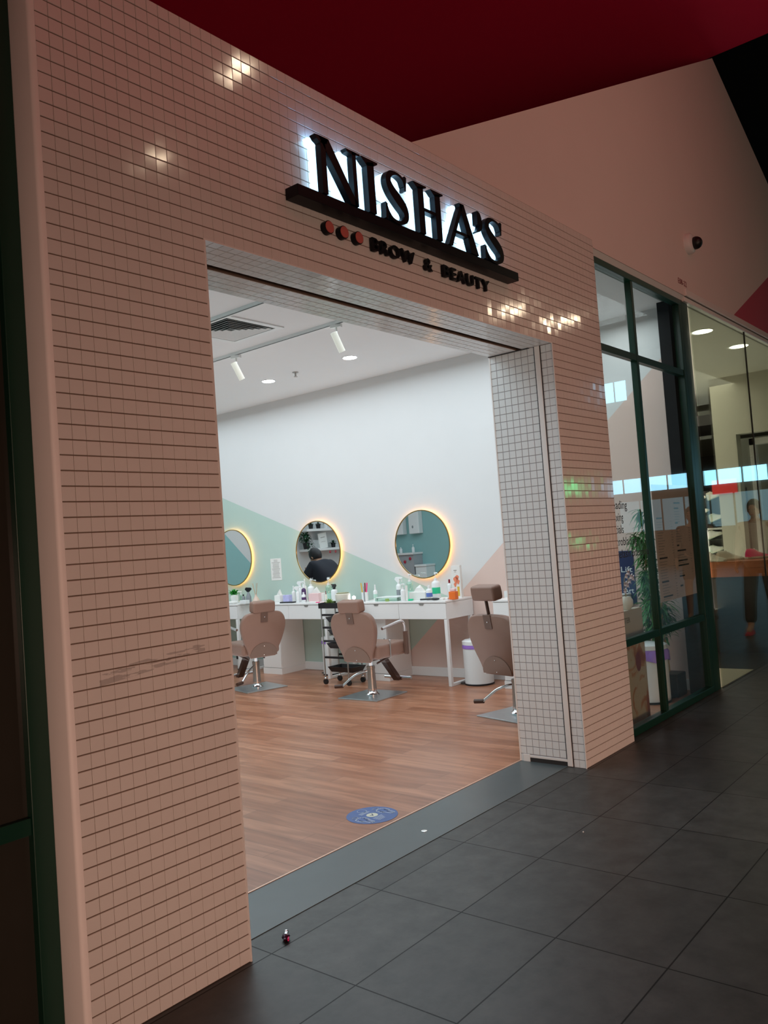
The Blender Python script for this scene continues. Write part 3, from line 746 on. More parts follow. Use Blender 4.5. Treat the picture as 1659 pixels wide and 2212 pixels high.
# ------------------------------------------------------------------ round mirrors
def mirror(y, lab):
    t = thing('round_mirror', lab, 'mirror', (XM, y, 1.480), 0, 'round backlit wall mirrors')
    T = Matrix.Rotation(-PI/2, 4, 'Y')
    MB().lathe([(0.376, 0.041), (0.376, 0.0435)], 72, T=T).build('mirror_glass', M_MIRROR, t)
    rg = MB(); n = 72
    rs = []
    for i in range(n):
        a = 2*PI*i/n
        rs.append([Vector((-x, r*math.cos(a), r*math.sin(a))) for r, x in ((0.375, 0.036), (0.386, 0.036), (0.386, 0.048), (0.375, 0.048))])
    rg.rings(rs, closed=True); rg.build('gold_rim', M_GOLD, t, smooth=True)
    MB().lathe([(0.330, 0.004), (0.330, 0.040)], 48, T=T).build('backing_box', M_BLACK, t)
    lg = MB(); rs = []
    for i in range(n):
        a = 2*PI*i/n
        rs.append([Vector((-x, r*math.cos(a), r*math.sin(a))) for r, x in ((0.332, 0.012), (0.345, 0.012), (0.345, 0.030), (0.332, 0.030))])
    lg.rings(rs, closed=True); lg.build('backlight_strip', M_LED, t)
    return t
mirror(5.585, 'round gold rimmed mirror above the nearest vanity, showing white dispensers')
mirror(7.215, 'middle round gold rimmed mirror reflecting a person in black')
mirror(8.84, 'round gold rimmed mirror partly hidden behind the left pillar')

# ------------------------------------------------------------------ vanity desks
def desk(name_lab, ya, yb, ped, frame_end):
    # ya < yb; ped = (y0, y1) of the cabinet pedestal; leg frame at ya end
    yc = (ya+yb)/2
    t = thing('vanity_desk', name_lab, 'desk', (6.95, yc, 0), 0, 'white vanity desks under the mirrors')
    a, b = ya-yc, yb-yc
    MB().box((-0.005, a-0.003, 0.862), (0.50, b+0.003, 0.882)).build('worktop', M_WLAM, t, bevel=0.003)
    MB().box((0.012, a, 0.690), (0.50, b, 0.860)).build('drawer_case', M_WLAM, t)
    for (c0, c1) in ((a+0.004, -0.002), (0.002, b-0.004)):
        d = MB().box((0.0, c0, 0.694), (0.011, c1, 0.856)).build('drawer_front', M_WLAM, t, bevel=0.0015)
        cm = (c0+c1)/2
        MB().prism([(cm-0.035, 0.857), (cm+0.035, 0.857), (cm+0.022, 0.838), (cm-0.022, 0.838)], 'x', -0.004, 0.0).build('drawer_handle', M_GREYMET, d)
    p0, p1 = ped[0]-yc, ped[1]-yc
    cb = MB().box((0.10, p0, 0.075), (0.50, p1, 0.689)).build('cabinet', M_WLAM, t)
    MB().box((0.088, p0+0.003, 0.080), (0.099, p1-0.003, 0.685)).build('cabinet_door', M_WLAM, cb, bevel=0.0015)
    MB().box((0.082, p1-0.06 if p0 < 0 else p0+0.03, 0.42), (0.088, p1-0.045 if p0 < 0 else p0+0.045, 0.47)).build('door_catch', M_GREYP, cb)
    MB().box((0.085, p0-0.004, 0), (0.50, p1+0.004, 0.074)).build('plinth', M_WLAM, t)
    lf = MB(); y0 = a+0.02; w_ = 0.038
    lf.box((0.0, a, 0.0), (w_, a+w_, 0.69)); lf.box((0.0+w_, a, 0.0), (0.44, a+w_, 0.03)); lf.box((0.44, a, 0.0), (0.44+w_, a+w_, 0.69))
    lf.build('leg_frame', M_WLAM, t, bevel=0.003)
    return t
desk('white vanity desk nearest the entrance, under the right mirror', 4.985, 6.24, (5.88, 6.22), 0)
desk('white vanity desk under the middle mirror', 6.70, 7.95, (7.60, 7.93), 0)
desk('white vanity desk at the far left, cut off by the pillar', 8.27, 9.50, (9.15, 9.48), 0)
desk('white vanity desk at the right, mostly behind the tiled pillar', 3.20, 4.42, (4.08, 4.40), 0)

# ------------------------------------------------------------------ salon chairs
def outline_back(n=48):
    # y (half width) and z of the shield shaped backrest, local, bottom at 0 height 0.52
    pts = [(0.0,0.0),(0.150,0.0),(0.172,0.03),(0.196,0.10),(0.235,0.19),(0.266,0.29),(0.275,0.37),(0.258,0.44),(0.212,0.492),(0.14,0.510),(0.05,0.514),(0.0,0.515)]
    sm = smoothp([(a, b, 0) for a, b in pts[1:]], 4)
    right = [(p.x, p.y) for p in sm]
    left = [(-x, z) for x, z in reversed(right[:-1])]
    return [(0.0, 0.0)] + right + left[:-0 or None]
def make_chair(lab, loc, rz, stem=0.0):
    t = thing('salon_chair', lab, 'chair', loc, rz, 'tan salon chairs on the wood floor')
    MB().box((-0.25, -0.25, 0.0), (0.25, 0.25, 0.012)).build('base_plate', M_STEEL, t, bevel=0.003)
    MB().lathe([(0.068, 0.012), (0.068, 0.022), (0.050, 0.035), (0.042, 0.055), (0.046, 0.058), (0.046, 0.075)], 28).build('floor_collar', M_CHROME, t, smooth=True)
    MB().lathe([(0.044, 0.07), (0.038, 0.27), (0.041, 0.272), (0.041, 0.30)], 28).build('column', M_CHROME if False else M_GREYMET, t, smooth=True)
    MB().lathe([(0.018, 0.30), (0.018, 0.39)], 16).build('piston', M_CHROME, t, smooth=True)
    um = MB(); um.box((-0.13, -0.10, 0.362), (0.17, 0.10, 0.385)); um.tube([(-0.02, -0.10, 0.33), (0.18, -0.12, 0.375)], 0.010); um.tube([(-0.02, 0.10, 0.33), (0.18, 0.12, 0.375)], 0.010)
    um.build('seat_mount', M_DKBROWN, t)
    # pump pedal
    pp = MB(); pp.tube(smoothp([(0.02, 0.0, 0.245), (-0.03, 0.05, 0.25), (-0.09, 0.14, 0.215), (-0.13, 0.22, 0.150), (-0.15, 0.26, 0.115)], 5), 0.011)
    pl_ = pp.build('pump_pedal', M_CHROME, t, smooth=True)
    MB().tube([(-0.15, 0.255, 0.113), (-0.185, 0.335, 0.108)], 0.019, 12).build('pedal_grip', M_DKBROWN, pl_, smooth=True)
    # seat
    MB().box((-0.16, -0.235, 0.385), (0.34, 0.235, 0.525)).build('seat', M_LEATHER, t, bevel=0.035, bseg=4, smooth=True)
    # backrest: rings of the outline, rounded towards both faces, leaning back
    ol = outline_back()
    lean = Matrix.Translation((-0.155, 0, 0.365)) @ Matrix.Rotation(math.radians(-9), 4, 'Y')
    rings = []
    for x, s in ((0.05, 0.70), (0.045, 0.86), (0.028, 0.95), (0.0, 0.985), (-0.030, 1.0), (-0.040, 0.985), (-0.046, 0.95)):
        cz = 0.26
        rings.append([Vector((x, y*s, cz+(z-cz)*s)) for y, z in ol])
    MB().rings(rings, T=lean).build('backrest', M_LEATHER, t, smooth=True)
    # lower metal plate on the back, half oval
    hp = [(-0.165, 0.015), (0.165, 0.015)] + [(0.168*math.cos(a), 0.02+0.145*math.sin(a)) for a in [PI*i/16 for i in range(1, 16)]]
    bpz = MB().prism([(y, z) for y, z in hp], 'x', -0.052, -0.044, T=lean).build('back_plate', M_GREYTAN, t)
    for q in (0.03, 0.13):
        MB().ball((-0.053, 0, q), 0.005, 8, 6, T=lean).build('screw', M_CHROME, bpz)
    MB().prism([(-0.042, 0.40), (0.042, 0.40), (0.042, 0.515), (-0.042, 0.515)], 'x', -0.052, -0.044, T=lean).build('headrest_slot', M_DKLEATH, t)
    MB().ball((-0.054, 0, 0.455), 0.006, 8, 6, T=lean).build('lock_screw', M_CHROME, t)
    MB().tube([(-0.02, 0, 0.46), (-0.02, 0, 0.56+stem)], 0.014, 10, T=lean).build('headrest_stem', M_DKBROWN, t)
    hz = 0.500+stem
    MB().prism([(-0.135, hz), (0.135, hz), (0.140, hz+0.06), (0.135, hz+0.125), (-0.135, hz+0.125), (-0.140, hz+0.06)], 'x', -0.055, 0.055, T=lean).build('headrest', M_LEATHER if not stem else M_LEATHER, t, bevel=0.022, bseg=4, smooth=True)
    # arms
    for s in (-1, 1):
        am = MB(); am.box((0.235, s*0.238-0.006*(s > 0)-0.006*(s < 0)-0.0, 0.40), (0.275, s*0.250, 0.47)) if False else None
        am.tube(smoothp([(0.27, s*0.262, 0.40), (0.268, s*0.262, 0.55), (0.262, s*0.262, 0.66), (0.235, s*0.262, 0.715), (0.17, s*0.262, 0.725), (0.0, s*0.258, 0.700), (-0.10, s*0.256, 0.685)], 5), 0.014, 12)
        ao = am.build('armrest', M_CHROME, t, smooth=True)
        MB().box((0.252, s*0.262-0.02, 0.385), (0.288, s*0.262+0.02, 0.62)).build('arm_post', M_DKLEATH, ao, bevel=0.006)
    MB().tube([(0.03, -0.242, 0.38), (0.03, -0.242, 0.545)], 0.005, 8).ball((0.03, -0.242, 0.552), 0.013).build('recline_knob', M_GREYMET, t, smooth=True)
    # footrest
    T = Matrix.Identity(4)
    fr_ = MB(); fr_.add([(0.15,-0.035,0.375),(0.22,-0.035,0.375),(0.47,-0.035,0.085),(0.40,-0.035,0.085),(0.15,0.035,0.375),(0.22,0.035,0.375),(0.47,0.035,0.085),(0.40,0.035,0.085)],
            [(0,1,2,3),(4,7,6,5),(0,4,5,1),(1,5,6,2),(2,6,7,3),(3,7,4,0)])
    fo = fr_.build('footrest_arm', M_DKBROWN, t, bevel=0.004)
    MB().tube([(0.44, -0.17, 0.115), (0.44, 0.17, 0.115)], 0.017, 14).build('footrest_bar', M_CHROME, fo, smooth=True)
    return t
M_GREYTAN = mat('tan_metal', (0.20, 0.125, 0.095), 0.4, 0.3, noise=0.05)
make_chair('tan salon chair seen from behind beside the left pillar', (6.24, 7.16, 0), math.radians(76))
make_chair('middle tan salon chair with chrome arm and black footrest', (6.30, 5.50, 0), math.radians(2))
make_chair('tan salon chair with raised headrest, half hidden by the right pillar', (6.03, 3.66, 0), math.radians(-14), stem=0.13)

# ------------------------------------------------------------------ bins
def bin_(lab, loc, r, h, rz, openb=False):
    t = thing('pedal_bin', lab, 'bin', loc, rz, 'white pedal bins')
    MB().lathe([(r+0.004, 0.0), (r+0.004, 0.018)], 36).build('base_ring', M_BLACK, t, smooth=True)
    MB().lathe([(r, 0.018), (r, h-0.065)], 36).build('bin_body', M_WPLAS, t, smooth=True)
    pr = []
    for i in range(60):
        pass
    MB().lathe([(r+0.004, h-0.085), (r+0.006, h-0.07), (r+0.002, h-0.048)], 36).build('bag_edge', M_PURPLE, t, smooth=True)
    MB().lathe([(r+0.003, h-0.047), (r+0.003, h-0.012), (r*0.85, h), (r*0.3, h+0.004)], 36).build('bin_lid', M_WPLAS, t, smooth=True)
    MB().box((-r-0.03, -0.028, h-0.13), (-r+0.01, 0.028, h-0.015)).build('hinge', M_BLACK, t, bevel=0.006)
    MB().box((r-0.01, -0.03, 0.012), (r+0.045, 0.03, 0.022)).build('foot_pedal', M_BLACK, t, bevel=0.003)
    return t
bin_('white pedal bin with purple liner by the vanity leg', (7.19, 4.80, 0), 0.150, 0.46, math.radians(120))
bin_('small white bin under the far left vanity', (7.25, 8.50, 0), 0.12, 0.28, 0)
bin_('slim white bin with purple bag behind the black trolley', (7.22, 6.93, 0), 0.095, 0.46, math.radians(90))
t = bin_('white bin with purple bag beside the bamboo in the window', (6.89, 2.85, 0), 0.155, 0.50, math.radians(-40))
rb = MB(); rs = []
for i in range(48):
    a = 2*PI*i/48
    dr = 0.006*math.sin(7*a)+0.004*math.sin(13*a+1); dz = 0.012*math.sin(5*a)
    rs.append([Vector(((r_+dr)*math.cos(a), (r_+dr)*math.sin(a), z_+dz*(k == 2))) for k, (r_, z_) in enumerate(((0.158, 0.445), (0.167, 0.43), (0.170, 0.355), (0.159, 0.37)))])
rb.rings(rs, closed=True); rb.build('bag_overhang', M_PURPLE, t, smooth=True)

# ------------------------------------------------------------------ black trolley
tl = thing('salon_trolley', 'black wheeled trolley with pull out trays between two vanities', 'trolley', (6.79, 6.33, 0), 0)
hx, hy = 0.115, 0.175
for sx in (-1, 1):
    for sy in (-1, 1):
        MB().tube([(sx*hx, sy*hy, 0.07), (sx*hx, sy*hy, 0.85)], 0.008, 8).build('post', M_GREYMET, tl, smooth=True)
        cs = MB().ball((sx*hx, sy*hy, 0.065), 0.016).build('caster_cap', M_CHROME, tl, smooth=True)
        MB().tube([(sx*hx-0.012, sy*hy, 0.03), (sx*hx+0.012, sy*hy, 0.03)], 0.030, 18).build('wheel', M_BLACK, cs, smooth=True)
def tray(z, dx, dy, h=0.055, big=0.0):
    m_ = MB(); a, b = 0.095+big*0.3, 0.155+big
    o = 0.02
    lo = [(-a+o, -b+o, z), (a-o, -b+o, z), (a-o, b-o, z), (-a+o, b-o, z)]
    hi = [(-a, -b, z+h), (a, -b, z+h), (a, b, z+h), (-a, b, z+h)]
    hi2 = [(-a-.012, -b-.012, z+h), (a+.012, -b-.012, z+h), (a+.012, b+.012, z+h), (-a-.012, b+.012, z+h)]
    lo2 = [(p[0]*1.03, p[1]*1.03, z-0.004) for p in lo]
    T = Matrix.Translation((dx, dy, 0))
    m_.add(lo+hi+hi2+lo2, [(0,1,2,3),(0,4,5,1),(1,5,6,2),(2,6,7,3),(3,7,4,0),(4,8,9,5),(5,9,10,6),(6,10,11,7),(7,11,8,4),(8,12,13,9),(9,13,14,10),(10,14,15,11),(11,15,12,8),(15,14,13,12)], T=T)
    return m_
MB().box((-hx-0.02, -hy-0.02, 0.845), (hx+0.02, hy+0.02, 0.855)).box((-hx-0.02, -hy-0.02, 0.855), (-hx-0.012, hy+0.02, 0.905)).box((hx+0.012, -hy-0.02, 0.855), (hx+0.02, hy+0.02, 0.905)).box((-hx-0.012, -hy-0.02, 0.855), (hx+0.012, -hy-0.012, 0.905)).box((-hx-0.012, hy+0.012, 0.855), (hx+0.012, hy+0.02, 0.905)).build('top_tray', M_BLACK, tl)
for z, dx, dy in [(0.69, 0.0, -0.04), (0.55, 0.0, -0.06), (0.40, 0.0, -0.03), (0.14, 0.0, -0.05)]:
    tray(z, dx, dy, big=0.02 if z < 0.2 else 0).build('tray', M_BLACK, tl)
for z in (0.76, 0.62, 0.47, 0.29):
    MB().box((-hx-0.012, hy-0.02, z), (-hx+0.012, -hy, z+0.022)).build('side_rail', M_BLACK, tl)
    MB().box((hx-0.012, hy-0.02, z), (hx+0.012, -hy, z+0.022)).build('side_rail', M_BLACK, tl)

# ------------------------------------------------------------------ plants helpers
def leaf(mb, base, direc, ln_, wd, droop=0.3, mi=0):
    d = Vector(direc).normalized(); up = Vector((0, 0, 1)); s = d.cross(up)
    if s.length < 0.01: s = Vector((1, 0, 0))
    s.normalize(); n = 5; L = []; Rr = []
    for i in range(n+1):
        t_ = i/n; p = Vector(base) + d*(ln_*t_) - up*(droop*ln_*t_*t_)
        w_ = wd*math.sin(PI*min(0.98, 0.12+0.88*t_))*(1 if t_ < 0.99 else 0.1)
        L.append(p+s*w_/2+up*0.1*w_); Rr.append(p-s*w_/2+up*0.1*w_)
    mid = [(L[i]+Rr[i])/2-up*0.12*wd for i in range(n+1)]
    vs = L+mid+Rr; fs = []
    for i in range(n):
        fs.append((i, i+1, n+1+i+1, n+1+i)); fs.append((n+1+i, n+2+i, 2*(n+1)+i+1, 2*(n+1)+i))
    mb.add(vs, fs, mi)

# succulent on the trolley
su = thing('succulent_plant', 'small pale green succulent on the black trolley top', 'plant', (6.75, 6.44, 0.8555))
MB().lathe([(0.030, 0), (0.038, 0.03)], 18).build('pot', M_CREAM, su, smooth=True)
lf = MB()
for i in range(26):
    a = i*2.4; el = 0.2+1.1*(i/26)
    leaf(lf, (0, 0, 0.03), (math.cos(a)*math.cos(el), math.sin(a)*math.cos(el), math.sin(el)), 0.075, 0.028, 0.1)
lf.build('leaves', M_LEAF2, su)
gl = thing('round_lamp', 'small white glowing ball lamp on the trolley by the headrest', 'lamp', (6.86, 6.165, 0.8555))
MB().lathe([(0.022, 0), (0.018, 0.04), (0.007, 0.045), (0.007, 0.07)], 16).build('lamp_stand', M_BLACK, gl, smooth=True)
MB().ball((0, 0, 0.088), 0.020).build('lamp_globe', M_LAMP, gl, smooth=True)

# ------------------------------------------------------------------ bottles and other small things on the vanities
DT = 0.8825
def ypos(px, X, z=DT):
    # y on the desk line at column px for a given depth X (real place on the worktop)
    for _ in range(3): pass
    p = onX(X, px, 1290); return p.y
def bottle(lab, X, px, h, r, kind='pump', body=M_WPLAS, cap=M_WPLAS, label=None, rz=0.0, z=DT, Y=None, name='bottle', cat='bottle', liquid=None):
    y = Y if Y is not None else ypos(px, X)
    t = thing(name, lab, cat, (X, y, z), rz)
    nb = h*0.70 if kind in ('pump', 'trigger', 'spray') else h*0.80
    MB().lathe([(r*0.92, 0), (r, 0.006), (r, nb*0.84), (r*0.86, nb*0.92), (r*0.40, nb*0.985), (r*0.36, nb)], 22).build('bottle_body', body, t, smooth=True)
    if liquid: MB().lathe([(r*1.005, 0.008), (r*1.005, nb*0.45)], 22).build('liquid', liquid, t, smooth=True)
    if label:
        MB().lathe([(r*1.012, nb*0.28), (r*1.012, nb*0.62)], 22).build('label_band', label, t, smooth=True)
    rc_ = r*0.42
    if kind == 'plain':
        MB().lathe([(rc_, nb), (rc_, h-0.003), (rc_*0.8, h)], 16).build('cap', cap, t, smooth=True)
    elif kind == 'pump':
        pm = MB(); pm.lathe([(rc_, nb-0.002), (rc_, nb+h*0.07)], 16); pm.lathe([(0.004, nb+h*0.07), (0.004, h*0.93)], 8)
        pm.lathe([(0.012, h*0.93), (0.013, h), (0.008, h+0.002)], 12); pm.tube([(0, 0, h*0.97), (-0.03, 0.012, h*0.985), (-0.045, 0.018, h*0.955)], 0.0055, 8)
        pm.build('pump_head', cap, t, smooth=True)
    elif kind == 'spray':
        pm = MB(); pm.lathe([(rc_, nb-0.002), (rc_, nb+h*0.10), (rc_*0.6, nb+h*0.12)], 16); pm.lathe([(rc_*0.7, nb+h*0.12), (rc_*0.8, h)], 14)
        pm.build('spray_cap', cap, t, smooth=True)
    elif kind == 'trigger':
        pm = MB(); pm.lathe([(rc_, nb-0.002), (rc_, nb+h*0.06)], 16)
        pm.prism([(-0.055, h*0.93), (-0.045, h*0.995), (0.03, h), (0.045, h*0.90), (0.012, nb+h*0.05), (-0.012, nb+h*0.05), (-0.018, h*0.90)], 'x', -0.011, 0.011)
        pm.tube([(0, -0.03, h*0.91), (0, -0.048, h*0.84), (0, -0.044, h*0.78)], 0.005, 8)
        pm.build('trigger_head', cap, t, bevel=0.003)
    return t
def boxy(name, lab, cat, X, px, s, m, rz=0.0, z=DT, parts=None, bevel=0.003, Y=None):
    y = Y if Y is not None else ypos(px, X)
    o = MB().box((-s[0]/2, -s[1]/2, 0), (s[0]/2, s[1]/2, s[2])).build(name, m, bevel=bevel)
    o.location = (X, y, z); o.rotation_euler = (0, 0, rz)
    tag(o, lab, cat); return o
def tissue(lab, X, px, s, m, z=DT):
    t = thing('tissue_box', lab, 'tissue box', (X, ypos(px, X), z))
    MB().box((-s[0]/2, -s[1]/2, 0), (s[0]/2, s[1]/2, s[2])).build('box', m, t, bevel=0.003)
    tm = MB(); a = s[1]*0.34
    tm.add([(-0.02, -a, s[2]), (0.02, -a*0.9, s[2]), (0.03, a, s[2]), (-0.02, a*0.9, s[2]), (-0.03, -a*0.4, s[2]+0.045), (0.02, a*0.1, s[2]+0.075), (0.0, a*0.7, s[2]+0.04)],
           [(0,1,5,4),(1,2,6,5),(2,3,6),(3,0,4,6),(4,5,6)])
    tm.build('tissue', M_PAPER, t, smooth=True)
    return t
# --- middle vanity, left to right
tissue('square white tissue box at the left end of the middle vanity', 7.20, 604, (0.09, 0.10, 0.085), M_PAPER)
boxy('cosmetic_box', 'lavender and white cosmetic box beside the square tissue box', 'box', 7.20, 622, (0.08, 0.10, 0.085), M_LAVEN)
boxy('black_tray', 'flat black tray on the front of the middle vanity', 'tray', 7.03, 621, (0.06, 0.22, 0.014), M_BLACK, 0.05)
bottle('tall slim white bottle with pointed cap, first on the middle vanity', 7.12, 635, 0.20, 0.023, 'spray')
bottle('white trigger spray bottle, slim, second on the middle vanity', 7.08, 643.5, 0.195, 0.023, 'trigger', rz=0.5)
bottle('large white trigger spray with broad head behind the slim bottles', 7.30, 650, 0.245, 0.035, 'trigger', rz=0.2)
bottle('purple bottle with white cap on the middle vanity', 7.20, 657, 0.205, 0.028, 'plain', M_DKPURP, M_WPLAS)
bottle('short white bottle with purple and red label in front of the purple bottle', 7.10, 656, 0.12, 0.026, 'plain', M_WPLAS, M_WPLAS, M_DKPURP)
bottle('tall white dropper bottle behind the purple bottle', 7.36, 660, 0.27, 0.024, 'spray')
bottle('large rounded white pump bottle under the middle mirror', 7.26, 673, 0.265, 0.043, 'pump', rz=PI/2)
tissue('pale pink tissue box with tissue standing up on the middle vanity', 7.18, 684, (0.11, 0.17, 0.10), M_LPINK)
boxy('white_carton', 'small white carton right of the pink tissue box', 'box', 7.20, 699, (0.05, 0.05, 0.095), M_PAPER)
bottle('tiny bottle with dark red pointed cap on the middle vanity', 7.12, 704.5, 0.125, 0.014, 'spray', M_CREAM, M_DRED, name='nail_varnish_bottle')
bottle('clear pump bottle with green gel beneath the middle mirror', 7.26, 711, 0.27, 0.040, 'pump', M_CLEAR, M_WPLAS, rz=PI/2, liquid=M_TEALG)
bottle('clear tall bottle behind the green gel pump', 7.40, 722, 0.20, 0.022, 'plain', M_CLEAR, M_TEALG)
bottle('white jug bottle with black trigger behind the chair headrest', 7.20, 723, 0.20, 0.040, 'trigger', M_WPLAS, M_BLACK, rz=PI*0.9)
wc = thing('wax_pot', 'broad cream wax pot with greenish lid behind the middle headrest', 'pot', (6.80, 6.275, 0.8555))
MB().lathe([(0.078, 0), (0.082, 0.02), (0.084, 0.135), (0.078, 0.14)], 30).build('pot_body', M_CREAM, wc, smooth=True)
MB().lathe([(0.070, 0.1401), (0.070, 0.150), (0.05, 0.153)], 28).build('pot_lid', mat('olive_lid', (0.30, 0.30, 0.18), 0.6, noise=0.2), wc, smooth=True)
bh = thing('brush_holder', 'white cup holding yellow and pink brushes on the middle vanity', 'cup', (6.855, 6.475, 0.8555)) if False else thing('brush_holder', 'white cup holding yellow and pink brushes behind the headrest', 'cup', (7.10, 6.21, DT))
MB().lathe([(0.036, 0), (0.040, 0.10)], 20).build('cup', M_WPLAS, bh, smooth=True)
for (dx, dy, m_, tx) in [(-.01, .018, M_YELLOW, .03), (0, -.015, M_PINK, -0.02), (.01, .005, M_DRED, 0.0)]:
    MB().tube([(dx, dy, 0.02), (dx+0.01, dy+tx, 0.205)], 0.007, 8).build('brush', m_, bh)
bottle('slim grey bottle right of the brush cup', 7.02, 790, 0.17, 0.009, 'plain', M_GREYP, M_GREYP, Y=6.15)
for (px, X, m_, lb, s) in [(676, 7.02, M_PAPER, 'flat white and pink sachet on the middle vanity', (0.07, 0.13, 0.010)), (686, 6.99, M_PINK, 'small bright pink sachet at the front of the middle vanity', (0.03, 0.045, 0.008)), (702, 7.02, M_LPINK, 'flat pale pink card below the dark red cap', (0.05, 0.10, 0.006))]:
    boxy('sachet', lb, 'sachet', X, px, s, m_, 0.1, bevel=0.002)
# --- right vanity
bottle('small clear white spray bottle at the left end of the right vanity', 7.05, 811.5, 0.185, 0.023, 'spray', M_WPLAS, M_WPLAS, M_TEALG)
cbl = MB().tube(smoothp([(7.30, 5.93, DT+0.003), (7.305, 5.90, DT+0.05), (7.31, 5.85, DT+0.095), (7.33, 5.82, DT+0.10)], 5), 0.002, 6).build('white_cable', M_WPLAS)
tag(cbl, 'thin white cable curling up from the right vanity', 'cable')
tr_ = thing('glass_tray', 'flat clear tray with white lids on the right vanity', 'tray', (7.12, ypos(846, 7.12), DT))
MB().box((-0.10, -0.16, 0), (0.10, 0.16, 0.035)).build('tray_body', M_CLEAR, tr_, bevel=0.003)
MB().box((-0.09, -0.15, 0.036), (0.09, 0.15, 0.044)).build('tray_lid', M_WPLAS, tr_, bevel=0.002)
boxy('green_tin', 'small green tin in front of the clear tray', 'tin', 7.0, 836, (0.03, 0.035, 0.03), M_LEAF2)
bottle('white trigger spray with wide nozzle and grey label on the right vanity', 7.25, 863, 0.25, 0.030, 'trigger', label=M_GREYP, rz=0.1)
bottle('slim white pump bottle at the front of the right vanity', 7.03, 871, 0.185, 0.026, 'pump', rz=PI/2)
boxy('white_card_stand', 'upright narrow white card beside the slim pump bottle', 'card', 7.04, 879, (0.01, 0.03, 0.165), M_PAPER, 0.3)
bottle('clear pump bottle with pale green gel under the right mirror', 7.30, 887, 0.275, 0.038, 'pump', M_CLEAR, M_WPLAS, rz=PI/2, liquid=M_TEALG)
tissue('long white tissue box with puffed tissue under the right mirror', 7.16, 908, (0.11, 0.22, 0.085), M_PAPER)
bottle('white bottle with blue lettering beside the large pump', 7.08, 928, 0.155, 0.034, 'plain', M_WPLAS, M_WPLAS, M_BLUEL)
bottle('large white pump bottle with green band on the right vanity', 7.22, 943.5, 0.285, 0.045, 'pump', M_WPLAS, M_WPLAS, M_GREENB, rz=PI/2)
boxy('green_cloth', 'crumpled green and white wipe left of the hairbrush', 'wipe', 7.05, 887, (0.05, 0.05, 0.018), M_GREENB, 0.4)
hb = thing('hairbrush', 'black hairbrush lying on the front of the right vanity', 'brush', (7.03, ypos(928, 7.01), DT), 0.1)
MB().ball((0, -0.05, 0.014), 0.04, 16, 8, s=(0.6, 1.5, 0.32)).build('brush_head', M_BLACK, hb, smooth=True)
MB().tube([(0, 0.0, 0.014), (0, 0.13, 0.012)], 0.009).build('brush_handle', M_BLACK, hb, smooth=True)
boxy('cotton_pad', 'small white cotton pad pile right of the hairbrush', 'pad', 7.06, 955, (0.04, 0.045, 0.02), M_PAPER, 0.2)
boxy('cream_jar', 'tiny white jar by the orange bottle', 'jar', 7.1, 966, (0.03, 0.03, 0.02), M_WPLAS)
bottle('clear bottle with dark red cap behind the orange bottle', 7.30, 973, 0.20, 0.026, 'plain', M_WPLAS, M_DRED)
ob = thing('oil_bottle', 'square bottle of orange liquid at the right end of the vanity', 'bottle', (7.10, ypos(980, 7.10), DT))
MB().box((-0.03, -0.042, 0), (0.03, 0.042, 0.085)).build('bottle_body', M_ORANGE, ob, bevel=0.006)
MB().box((-0.022, -0.03, 0.086), (0.022, 0.03, 0.115)).build('shoulder', M_LPINK, ob, bevel=0.006)
dc = thing('display_carton', 'tall narrow white carton with pink and orange flower print', 'carton', (7.30, ypos(990.5, 7.30), DT), 0.25)
MB().box((-0.03, -0.048, 0), (0.03, 0.048, 0.345)).build('carton_body', M_PAPER, dc)
fl = MB()
for (y_, z_, r_) in [(0.005, 0.19, 0.030), (-0.012, 0.215, 0.022), (0.015, 0.14, 0.018), (-0.02, 0.17, 0.02)]:
    fl.add([(-0.0315, y_+r_*(1+0.3*math.sin(3*a))*math.cos(a)*0.8, z_+r_*math.sin(a)*1.3) for a in [2*PI*i/16 for i in range(16)]], [tuple(range(16))])
fl.build('flower_print', mat('coral_print', (0.85, 0.25, 0.14), 0.5, noise=0.2, nscale=60), dc)
MB().box((-0.0312, -0.03, 0.02), (-0.0302, -0.005, 0.12)).build('yellow_print', M_YELLOW, dc)
MB().box((-0.0312, -0.012, 0.29), (-0.0302, 0.022, 0.298)).box((-0.0312, -0.005, 0.275), (-0.0302, 0.015, 0.280)).build('print_line', M_INKG, dc)
# --- far left vanity
gb = thing('spray_bottle', 'grey spray bottle with black trigger on the far left vanity', 'spray bottle', (7.12, ypos(537, 7.12), DT+0.002), 0.4)
MB().lathe([(0.034, 0), (0.036, 0.02), (0.034, 0.08), (0.016, 0.125), (0.014, 0.14)], 22).build('bottle_body', M_GREYP, gb, smooth=True)
MB().prism([(-0.05, 0.175), (-0.035, 0.195), (0.03, 0.20), (0.045, 0.175), (0.014, 0.14), (-0.014, 0.14)], 'x', -0.01, 0.01).build('trigger_head', M_BLACK, gb, bevel=0.002)
bottle('short dark grey bottle left of the grey spray bottle', 7.16, 526, 0.11, 0.022, 'plain', M_GREYP, M_BLACK)
rd = thing('reed_diffuser', 'reed diffuser with thin sticks on the far left vanity', 'diffuser', (7.33, ypos(553, 7.33), DT))
MB().lathe([(0.050, 0.0005), (0.052, 0.01), (0.030, 0.05), (0.014, 0.075), (0.014, 0.095)], 20).build('flask', mat('clear_pink', (0.72, 0.55, 0.46), 0.2, noise=0.05), rd, smooth=True)
for i, (a, b_) in enumerate([(-0.055, 0.01), (-0.045, -0.01), (0.03, 0.01), (0.045, 0.0), (0.035, -0.015)]):
    MB().tube([(0, 0, 0.05), (b_, -a, 0.24)], 0.0022, 6).build('reed', M_WOODL, rd)
boxy('white_cup_box', 'low white dish in front of the grey spray bottle', 'dish', 7.02, 528, (0.07, 0.11, 0.045), M_WPLAS)
